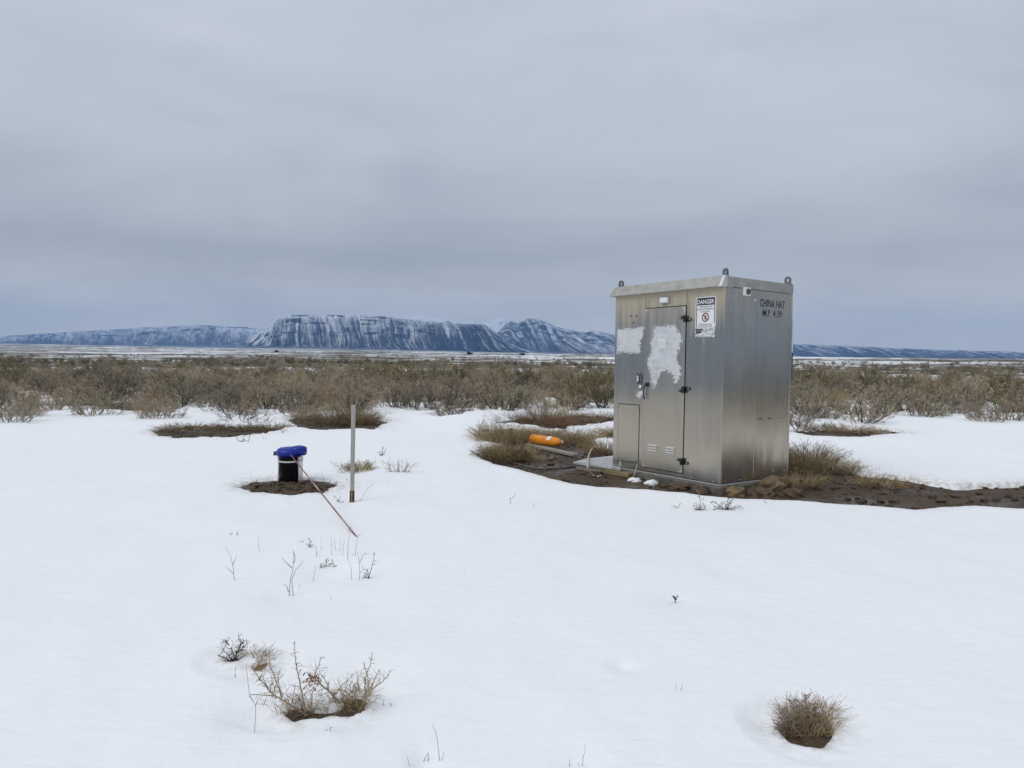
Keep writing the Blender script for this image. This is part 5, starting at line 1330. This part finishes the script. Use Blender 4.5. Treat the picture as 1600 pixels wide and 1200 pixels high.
TW = [
 ([[(405, 861), (404, 850), (405, 836)]], 0, 0, M_twig, 'single thin stem in snow below the standpipe, left of the others', .0018),
 ([[(367, 907), (365, 890), (361, 870), (352, 853)], [(364, 882), (370, 868)], [(364, 896), (354, 886)]], 0, 0, M_twig, 'forked bare stem at the left edge of the snow', .0022),
 ([[(452, 931), (454, 905), (458, 888), (459, 862)], [(458, 928), (456, 905), (462, 890), (474, 876)], [(456, 888), (448, 880), (440, 872)], [(451, 925), (448, 916), (443, 912)], [(459, 880), (461, 868), (458, 860)]], 0, 0, M_twig, 'tall bare stem branching like a fork, left of the dark sprig', .0026),
 ([[(484, 855), (484, 848), (484, 842)], [(484, 854), (489, 850)], [(484, 854), (478, 850)]], 5, .02, M_twigd, 'tiny dark sprig in snow above the larger dark sprig', .003),
 ([[(472, 847), (468, 846)], [(471, 847), (475, 845)]], 2, .01, M_twigd, 'tiny dark scrap of twig left of the tiny dark sprig', .003),
 ([[(510, 889), (510, 880), (510, 872)], [(511, 889), (516, 881), (520, 878)], [(508, 890), (503, 886), (500, 884)], [(510, 888), (505, 880)], [(512, 889), (520, 886), (526, 883)]], 7, .03, M_twigd, 'larger dark leafy sprig in a hollow of the snow', .0032),
 ([[(489, 908), (491, 898), (493, 885)]], 0, 0, M_twig, 'single leaning stem below the larger dark sprig', .0018),
 ([[(518, 867), (518, 855), (518, 840)]], 0, 0, M_twig, 'first upright stem of the row below the rod tip, at its left', .0016),
 ([[(525, 860), (523, 850), (522, 842)]], 1, .015, M_twig, 'second short stem of the row below the rod tip', .0016),
 ([[(530, 861), (532, 850), (532, 842)]], 1, .015, M_twig, 'third short stem of the row below the rod tip', .0016),
 ([[(535, 867), (537, 850), (539, 842)]], 0, 0, M_twig, 'fourth stem of the row below the rod tip, leaning right', .0016),
 ([[(502, 858), (502, 848), (503, 840)]], 0, 0, M_twig, 'faint short stem right of the tiny dark sprig', .0014),
 ([[(495, 870), (494, 858), (495, 852)], [(494, 862), (497, 868)]], 0, 0, M_twig, 'short bent stem above the larger dark sprig', .0016),
 ([[(543.5, 875), (544, 850), (546, 832), (545, 824)], [(545, 828), (549, 822)]], 0, 0, M_twig, 'tall straight stem just left of the rod tip', .0020),
 ([[(555, 867), (557, 852), (560, 836)]], 3, .03, M_twig, 'knobbly stem just below the rod tip', .0022),
 ([[(561.5, 906), (562, 888), (561, 876), (558, 863)], [(562, 880), (566, 870), (571, 863)], [(563, 896), (570, 886)]], 2, .03, M_twig, 'tall branching stem right of the larger dark sprig', .0020),
 ([[(549.5, 906), (549, 892), (547, 880), (543, 876)]], 0, 0, M_twig, 'thin crooked stem between the dark sprig and the branching stem', .0016),
 ([[(576, 903), (580, 890), (583, 876), (585, 862)], [(575, 903), (575, 894), (574, 889)], [(573, 903), (569, 900)]], 9, .028, M_twigd, 'thorny dark sprig at the right of the twig group', .0028),
 ([[(517, 939), (517, 929)]], 0, 0, M_twig, 'short single stem in open snow below the dark sprig', .0015),
 ([[(467.5, 920), (468, 913)]], 0, 0, M_twig, 'short single stem right of the fork like stem', .0015),
 ([[(726, 900), (727, 890)]], 0, 0, M_twig, 'faint short stem in the open snow at the middle', .0013),
 ([[(798, 787), (797, 780), (803, 776), (807, 770)], [(797, 781), (797, 777)]], 0, 0, M_twigd, 'bent dark twig in open snow below the hose', .0028),
 ([[(834, 792), (834, 785)]], 0, 0, M_twigd, 'tiny upright stem right of the bent dark twig', .0022),
 ([[(1055, 942), (1055, 934), (1054, 931)], [(1055, 938), (1058, 934)], [(1055, 937), (1051, 932)]], 6, .016, M_twigd, 'small dark leafy sprig alone in the open snow', .0034),
 ([[(1056, 1079), (1056, 1069)]], 0, 0, M_twig, 'left of a pair of short stems in the right foreground snow', .0013),
 ([[(1064, 1079), (1066, 1069)]], 1, .01, M_twig, 'right of a pair of short stems in the right foreground snow', .0013),
 ([[(398, 1145), (399, 1125), (399, 1100), (393, 1092), (388, 1088)], [(399, 1104), (403, 1092), (406, 1087)], [(396, 1097), (390, 1086), (387, 1060), (385, 1040)]], 0, 0, M_twig, 'long pale forked stem left of the large foreground shrub', .0013),
 ([[(687, 1189), (684, 1162), (681, 1144), (675, 1130)], [(690, 1189), (694, 1174)]], 0, 0, M_twig, 'long bent stem at the bottom edge of the snow', .0014),
 ([[(661, 1191), (665, 1183), (669, 1176)], [(669, 1189), (669, 1176)]], 0, 0, M_twigd, 'small folded twig left of the long bent stem', .0016),
 ([[(910, 1197), (911, 1183), (914, 1175), (914, 1163)], [(905, 1197), (903, 1192)]], 0, 0, M_twig, 'crooked stem at the bottom edge right of the middle', .0013),
 ([[(890, 1198), (889, 1186)]], 0, 0, M_twig, 'short stem at the bottom edge beside the crooked stem', .0013),
 ([[(640, 1198), (636, 1182)]], 0, 0, M_twig, 'thin slanting stem at the bottom edge below the foreground shrub', .0013),
 ([[(362, 836), (363, 831)], [(361, 836), (359, 833)]], 2, .012, M_twigd, 'tiny dark twig at the left edge of the snow', .0028),
 ([[(371, 836), (372, 829)], [(371, 836), (369, 834)]], 1, .012, M_twigd, 'tiny dark twig right of the one at the left snow edge', .0028),
 ([[(597, 712), (598, 705), (598, 697)], [(597, 711), (602, 704)], [(597, 711), (592, 706)]], 6, .05, M_twigd, 'dark leafy sprig in snow right of the marker post', .0048),
 ([[(562, 722), (565, 728), (567, 735)], [(567, 728), (567, 720)]], 2, .03, M_mauve, 'mauve seed head above the yellowish shrub', .006),
 ([[(530, 785), (528, 780), (522, 776)], [(529, 784), (532, 777)], [(531, 785), (537, 784)]], 3, .03, M_twigd, 'low dark twigs beside the foot of the marker post', .0038),
 ([[(563, 783), (572, 766), (584, 755)]], 0, 0, M_twig, 'long thin blade arching right of the marker post foot', .0022),
 ([[(1058, 794), (1062, 789), (1062, 786)], [(1057, 793), (1053, 791)]], 2, .03, M_twigd, 'small dark twig in snow below the cabinet door', .003),
 ([[(1093, 797), (1094, 785), (1093, 772), (1095, 757)], [(1093, 796), (1087, 786)], [(1093, 796), (1100, 787)], [(1092, 797), (1086, 794)], [(1094, 797), (1103, 795)]], 12, .045, M_twig, 'upright thorny sprig in snow before the cabinet corner', .0034),
 ([[(1135, 796), (1140, 786), (1147, 778), (1150, 772)], [(1133, 796), (1124, 789), (1113, 783)], [(1136, 796), (1146, 793), (1158, 792)], [(1134, 796), (1134, 786)], [(1130, 796), (1122, 794), (1114, 796)], [(1138, 796), (1137, 782), (1138, 776)]], 12, .05, M_twigd, 'sprawling dark twigs in snow before the right side of the cabinet', .0038),
 ([[(1196, 786), (1194, 778), (1198, 774)]], 3, .03, M_twig, 'small pale twig on the snow edge below the cabinet side', .003),
 ([[(380, 690), (382, 680), (381, 662)], [(388, 690), (391, 680), (391, 673)], [(376, 690), (369, 686)], [(384, 691), (377, 688)]], 6, .06, M_twigd, 'twigs at the snow edge below the dark left bank', .0045),
 ([[(412, 686), (411, 682)], [(415, 686), (416, 683)]], 2, .03, M_twigd, 'tiny twig pair right below the dark left bank', .0035),
 ([[(440, 675), (438, 670), (434, 668)], [(442, 675), (448, 671)]], 4, .06, M_twigd, 'low dark twigs at the right tip of the dark left bank', .0045),
 ([[(518, 757), (524, 755), (526, 751)], [(520, 757), (514, 753)]], 5, .04, M_twigd, 'dark scrap of brush at the right end of the soil round the standpipe', .004),
 ([[(542, 757), (541, 752), (543, 748)]], 3, .03, M_twigd, 'small dark tuft between the standpipe soil and the marker post', .0035),
 ([[(391, 766), (396, 756), (402, 751)], [(394, 767), (400, 757)]], 0, 0, M_straw, 'pale dead stem lying over the soil left of the standpipe', .006),
 ([[(425, 768), (426, 758), (425, 742), (425, 735)]], 0, 0, M_straw, 'thin straw left of the standpipe', .0022),
 ([[(432, 767), (434, 752), (437, 742), (440, 736)]], 1, .04, M_straw, 'thin forked straw touching the standpipe', .0024),
 ([[(457, 768), (457, 755)]], 0, 0, M_straw, 'short straw before the standpipe', .0026),
 ([[(476, 767), (479, 755), (482, 748)]], 0, 0, M_straw, 'short leaning straw right of the standpipe', .0026),
 ([[(505, 766), (505, 757)]], 0, 0, M_straw, 'short straw beside the rod on the soil', .0026),
 ([[(504, 746), (503, 738), (505, 732)]], 0, 0, M_twig, 'faint stem in snow between standpipe and marker post', .002),
 ([[(391, 744), (391, 732)]], 0, 0, M_twig, 'faint stem in snow left of the standpipe', .002),
 ([[(345, 1022), (352, 1010), (355, 1003)], [(350, 1004), (358, 1000)]], 3, .02, M_twigd, 'dark twig tip at the left edge above the leafy sprig', .0022),
 ([[(368, 1058), (368, 1048), (369, 1040)], [(368, 1056), (365, 1060)]], 2, .012, M_twigd, 'small single twig below the leafy sprig at the left edge', .0016),
 ([[(600, 1102), (598, 1096), (601, 1092)]], 0, 0, M_twigd, 'short hooked twig right of the foreground shrub', .0018),
 ([[(612, 1104), (610, 1098)]], 1, .008, M_twigd, 'short stub right of the short hooked twig', .0018),
 ([[(517, 1142), (515, 1138), (519, 1136)], [(513, 1142), (508, 1140)]], 2, .01, M_twigd, 'dark scrap of twig on snow below the foreground shrub', .0016),
 ([[(397, 1010), (396, 1008), (398, 1006)]], 3, .006, M_twigd, 'tiny dark speck of twig above the straw tuft', .002),
]
for i, (lines, spn, spl, mt, lab, r) in enumerate(TW):
    twig('twig', lines, mt, lab, GT, r, spn, spl, i)
# bushy pale twigs right of the post
rr = random.Random(77); L6 = []
for k in range(26):
    x0 = 624 + rr.uniform(-16, 14); a = (x0 - 622) * 0.9 + rr.uniform(-8, 8)
    L6.append([(x0, 739 + rr.uniform(-2, 1)), (x0 + a * 0.4, 728 + rr.uniform(-3, 3)), (x0 + a * 0.9, 722 - rr.uniform(-6, 8))])
twig('twig', L6, M_twig, 'bushy pale twigs fanning out of the snow right of the marker post', GT, .0026, 3, .05, 5, jit=0.06)
rr = random.Random(78); L7 = []
for k in range(12):
    x0 = 545 + rr.uniform(-14, 10); a = (x0 - 552) * 0.8
    L7.append([(x0, 740), (x0 + a * 0.5, 731), (x0 + a, 722 + rr.uniform(-4, 6))])
twig('twig', L7, M_twig, 'pale twigs spreading left behind the marker post', GT, .0026, 3, .05, 6, jit=0.06)
# twigs over snow on the drift by the weeds
rr = random.Random(79); L8 = []
for k in range(16):
    x0 = 764 + rr.uniform(-16, 22)
    L8.append([(x0, 676 + rr.uniform(-3, 3)), (x0 + rr.uniform(-3, 3), 666 + rr.uniform(-3, 3)), (x0 + rr.uniform(-6, 6), 658 + rr.uniform(-3, 4))])
twig('twig', L8, M_twig, 'pale upright twigs on the drift above the tan weed clump', GT, .0034, 4, .06, 7, jit=0.1)
rr = random.Random(80); L9 = []
for k in range(14):
    x0 = 868 + rr.uniform(-20, 60)
    L9.append([(x0, 680 + rr.uniform(-3, 3)), (x0 + rr.uniform(-6, 6), 668 + rr.uniform(-3, 3)), (x0 + rr.uniform(-10, 10), 658 + rr.uniform(-3, 4))])
twig('twig', L9, M_twigd, 'dark twigs arching over the snow bank behind the gas bottle', GT, .0034, 4, .06, 8, jit=0.1)

# ------------------------------------------------------------------ foreground shrubs
Z6 = lambda pts_: [(340 + x / 5, 960 + y / 5) for x, y in pts_]
def shrub(name, stems, root_px, mat, label, spn, spl, seed, r=0.004, straw=0, straw_box=None, straw_mat=None):
    rr = random.Random(seed); q = on(*root_px); Yb = q[1]
    o = empty(name, (q[0], q[1], gz(q[0], q[1]))); tag(o, label, 'shrub')
    for si, (ln, rs) in enumerate(stems):
        mb = MB(); P = stem_pts(ln, Yb + rr.uniform(-.05, .05), rr, 0.02)
        Q = []
        for i in range(len(P) - 1):
            Q += [P[i], (P[i] + P[i + 1]) / 2 + rv(rr, 0.03 * np.linalg.norm(P[i + 1] - P[i]))]
        Q.append(P[-1]); tot = len(Q) - 1
        mb.tube(Q, r * rs, r * rs * 0.42, 6)
        L = sum(np.linalg.norm(Q[i + 1] - Q[i]) for i in range(tot)); ns = int(spn * L / 0.1)
        for k in range(ns):
            s0 = (k + rr.random()) / ns * tot; k0 = min(tot - 1, int(s0)); p0 = Q[k0] + (Q[k0 + 1] - Q[k0]) * (s0 - k0)
            t_ = Q[k0 + 1] - Q[k0]; t_ /= np.linalg.norm(t_) + 1e-9
            d = rv(rr); d -= t_ * (d @ t_); d /= np.linalg.norm(d) + 1e-9; d = d * 0.9 + t_ * 0.45; d /= np.linalg.norm(d)
            spur(mb, p0, d, spl * rr.uniform(0.3, 1.25) * (1.25 - 0.75 * s0 / tot), r * rs * 0.40, rr, 2)
        mb.v = [(a - q[0], c - q[1], e - o.location.z) for a, c, e in mb.v]
        mb.build('stem', mat, o)
    if straw:
        mb = MB(); x0, x1, y0, y1 = straw_box
        for k in range(straw):
            a = at(rr.uniform(x0, x1), rr.uniform(y0, y1), -0.05); L = rr.uniform(0.03, 0.11); ph = rr.uniform(0, 6.28)
            p0 = np.array([a[0], a[1], gz(a[0], a[1]) - 0.01])
            p1 = p0 + np.array([L * math.cos(ph), L * math.sin(ph) * 0.6, rr.uniform(0.02, 0.11)])
            mb.tube(curve(p0, p1, (0, 0, rr.uniform(0.02, 0.05)), rr, 4, 0.004), 0.0014, 0.0005, 3, caps=False)
        mb.v = [(a - q[0], c - q[1], e - o.location.z) for a, c, e in mb.v]
        so = mb.build('dead_grass', straw_mat or M_straw, o); so['kind'] = 'stuff'
    return o
M_shr = simple('shrub_stem', (0.21, 0.15, 0.095), (0.44, 0.335, 0.22), 40, 0.85)
fs = shrub('foreground_shrub', [
  (Z6([(700, 790), (620, 735), (540, 690), (440, 630), (390, 580), (330, 510), (300, 460)]), 1.25),
  (Z6([(470, 645), (410, 632), (350, 630), (250, 625)]), 0.8),
  (Z6([(500, 660), (470, 560), (430, 450), (405, 370), (400, 280)]), 0.8),
  (Z6([(510, 650), (480, 560), (470, 490), (490, 430)]), 0.7),
  (Z6([(400, 590), (360, 510), (345, 480)]), 0.6),
  (Z6([(415, 600), (425, 530), (415, 470)]), 0.6),
  (Z6([(690, 760), (665, 655), (650, 580), (630, 470), (610, 370), (600, 210)]), 0.95),
  (Z6([(1000, 790), (980, 720), (880, 610), (800, 540), (750, 490), (700, 450)]), 1.2),
  (Z6([(755, 480), (775, 430), (795, 390), (812, 325)]), 0.65),
  (Z6([(870, 600), (855, 540), (820, 480)]), 0.7),
  (Z6([(800, 540), (790, 500), (785, 462)]), 0.6),
  (Z6([(930, 700), (900, 640), (960, 570), (1020, 510), (1075, 460)]), 0.75),
  (Z6([(960, 660), (1050, 600), (1110, 550)]), 0.7),
  (Z6([(1160, 650), (1150, 560), (1160, 480), (1190, 400), (1210, 320)]), 0.85),
  (Z6([(1180, 640), (1175, 540), (1165, 450), (1140, 375)]), 0.75),
  (Z6([(1190, 640), (1210, 540), (1235, 490), (1262, 430)]), 0.75),
  (Z6([(1200, 600), (1290, 525), (1330, 480), (1355, 435)]), 0.7),
  (Z6([(1100, 600), (1095, 520), (1095, 480)]), 0.55),
  (Z6([(1150, 880), (1160, 840), (1190, 800)]), 0.6),
  (Z6([(1130, 880), (1120, 840), (1165, 790)]), 0.6),
 ], (500, 1118), M_shr, 'large sprawling foreground shrub with thorny branches in a snow hollow', 11, 0.046, 41, 0.0034, 380, (432, 580, 1088, 1132))
# rusty dead leaves caught in it
rr = random.Random(5); mb = MB(); c0 = atY(487, 1064, fs.location.y)
for k in range(60):
    p0 = c0 + np.array([rr.gauss(0, 0.016), rr.gauss(0, 0.02), rr.gauss(0, 0.018)]); d = rv(rr); d /= np.linalg.norm(d); leaf(mb, p0, d, 0.022, 0.007, rr)
mb.v = [(a - fs.location.x, c - fs.location.y, e - fs.location.z) for a, c, e in mb.v]
lo_ = mb.build('dead_leaves', M_rust_leaf, fs); lo_['kind'] = 'stuff'
shrub('foreground_shrub', [
  (Z6([(140, 370), (150, 300), (175, 250), (205, 200)]), 1.1), (Z6([(150, 300), (190, 270), (240, 215)]), 0.9), (Z6([(175, 250), (185, 205), (160, 160)]), 0.7),
  (Z6([(140, 380), (120, 300), (105, 255)]), 1.0), (Z6([(130, 380), (90, 330), (70, 295)]), 1.0), (Z6([(150, 385), (190, 340), (215, 320)]), 1.0), (Z6([(145, 385), (60, 340), (0, 320)]), 1.0), (Z6([(60, 430), (52, 400), (40, 360)]), 0.8), (Z6([(90, 240), (70, 205), (40, 200)]), 0.7)],
  (368, 1034), M_twigd, 'dark leafy sprig at the left edge above the foreground shrub', 14, 0.03, 42, 0.0036, 60, (352, 380, 1026, 1036))
shrub('foreground_shrub', [
  (Z6([(275, 450), (300, 410), (350, 360), (405, 345), (450, 348)]), 0.8), (Z6([(290, 450), (330, 420), (370, 380)]), 0.9), (Z6([(275, 450), (280, 420), (275, 400)]), 1.0), (Z6([(300, 445), (350, 410), (390, 390)]), 0.8), (Z6([(330, 420), (320, 370), (312, 345)]), 0.6)],
  (404, 1046), M_straw, 'small straw coloured tuft left of the large foreground shrub', 14, 0.03, 43, 0.0032, 160, (396, 420, 1036, 1047))
ZR = lambda pts_: [(1020 + x / 4, 900 + y / 4) for x, y in pts_]
shrub('foreground_shrub', [
  (ZR([(880, 1050), (860, 980), (820, 940), (760, 920)]), 1.0), (ZR([(880, 1040), (870, 920), (840, 880), (800, 885)]), 1.0), (ZR([(890, 1040), (880, 900), (870, 840), (885, 770)]), 1.0),
  (ZR([(900, 1050), (910, 950), (905, 860), (920, 790)]), 1.0), (ZR([(850, 900), (830, 860), (810, 850)]), 0.7), (ZR([(900, 1040), (960, 940), (1000, 860), (1010, 800)]), 1.0), (ZR([(900, 1040), (1000, 960), (1080, 900)]), 1.0),
  (ZR([(920, 1040), (950, 900), (960, 800), (950, 740)]), 1.0), (ZR([(840, 1000), (800, 960), (760, 940)]), 0.8), (ZR([(930, 1050), (1040, 1000), (1120, 960)]), 0.9), (ZR([(880, 960), (850, 930), (830, 905)]), 0.8)],
  (1262, 1142), M_twig, 'dense brown shrub in a snow hollow at the lower right', 15, 0.055, 44, 0.0046, 700, (1224, 1302, 1110, 1162), M_straw)

# ------------------------------------------------------------------ far trees and a far post
for i, (px, py, D, hh_, lab) in enumerate([(733, 551.5, 900, 3.6, 'dark round tree alone on the far plain under the mesa'), (432, 545, 1000, 3.4, 'dark tree on the far plain at the foot of the mesa'), (816, 553.5, 900, 3.2, 'dark tree on the far plain beneath the ridge')]):
    tr = sage(500 + i, 0.9, 0.9, 18, 7, 6, 9, 0.16)
    x = (px - 800) / F * D; z = float(ground_z(np.array([x]), np.array([D]))[0])
    o = empty('far_tree', (x, D, z), i); o.scale = (hh_ * 1.1, hh_ * 1.1, hh_)
    tr[0].build('trunk', M_bark, o); tr[1].build('crown', M_leafd, o); tag(o, lab, 'tree', 'trees on the far plain')
q = at(776, 570, -0.1); o = MB().box(-0.05, 0.05, -0.04, 0.04, 0, 0.95, bev=0.01).build('far_post', M_pvc); o.location = (q[0], q[1], gz(q[0], q[1]))
tag(o, 'tiny pale post far out in the brush below the ridge', 'post')

# ------------------------------------------------------------------ haze
HZ = 15800
me = bpy.data.meshes.new('haze'); q = MB().box(-HZ, HZ, -HZ, HZ, -120, 900); me.from_pydata(q.v, [], q.f); me.update()
hz = bpy.data.objects.new('haze', me); COL.objects.link(hz)
mt = bpy.data.materials.new('haze'); mt.use_nodes = True; t = mt.node_tree; t.nodes.clear()
pv = N(t, 'ShaderNodeVolumePrincipled', inp={'Color': (0.27, 0.52, 1.0, 1), 'Density': 4.0e-5, 'Anisotropy': 0.0})
mo = N(t, 'ShaderNodeOutputMaterial'); link(t, pv.outputs[0], mo.inputs['Volume'])
me.materials.append(mt); hz['kind'] = 'stuff'
tag(hz, 'thin bluish haze in the air over the plain', 'haze')
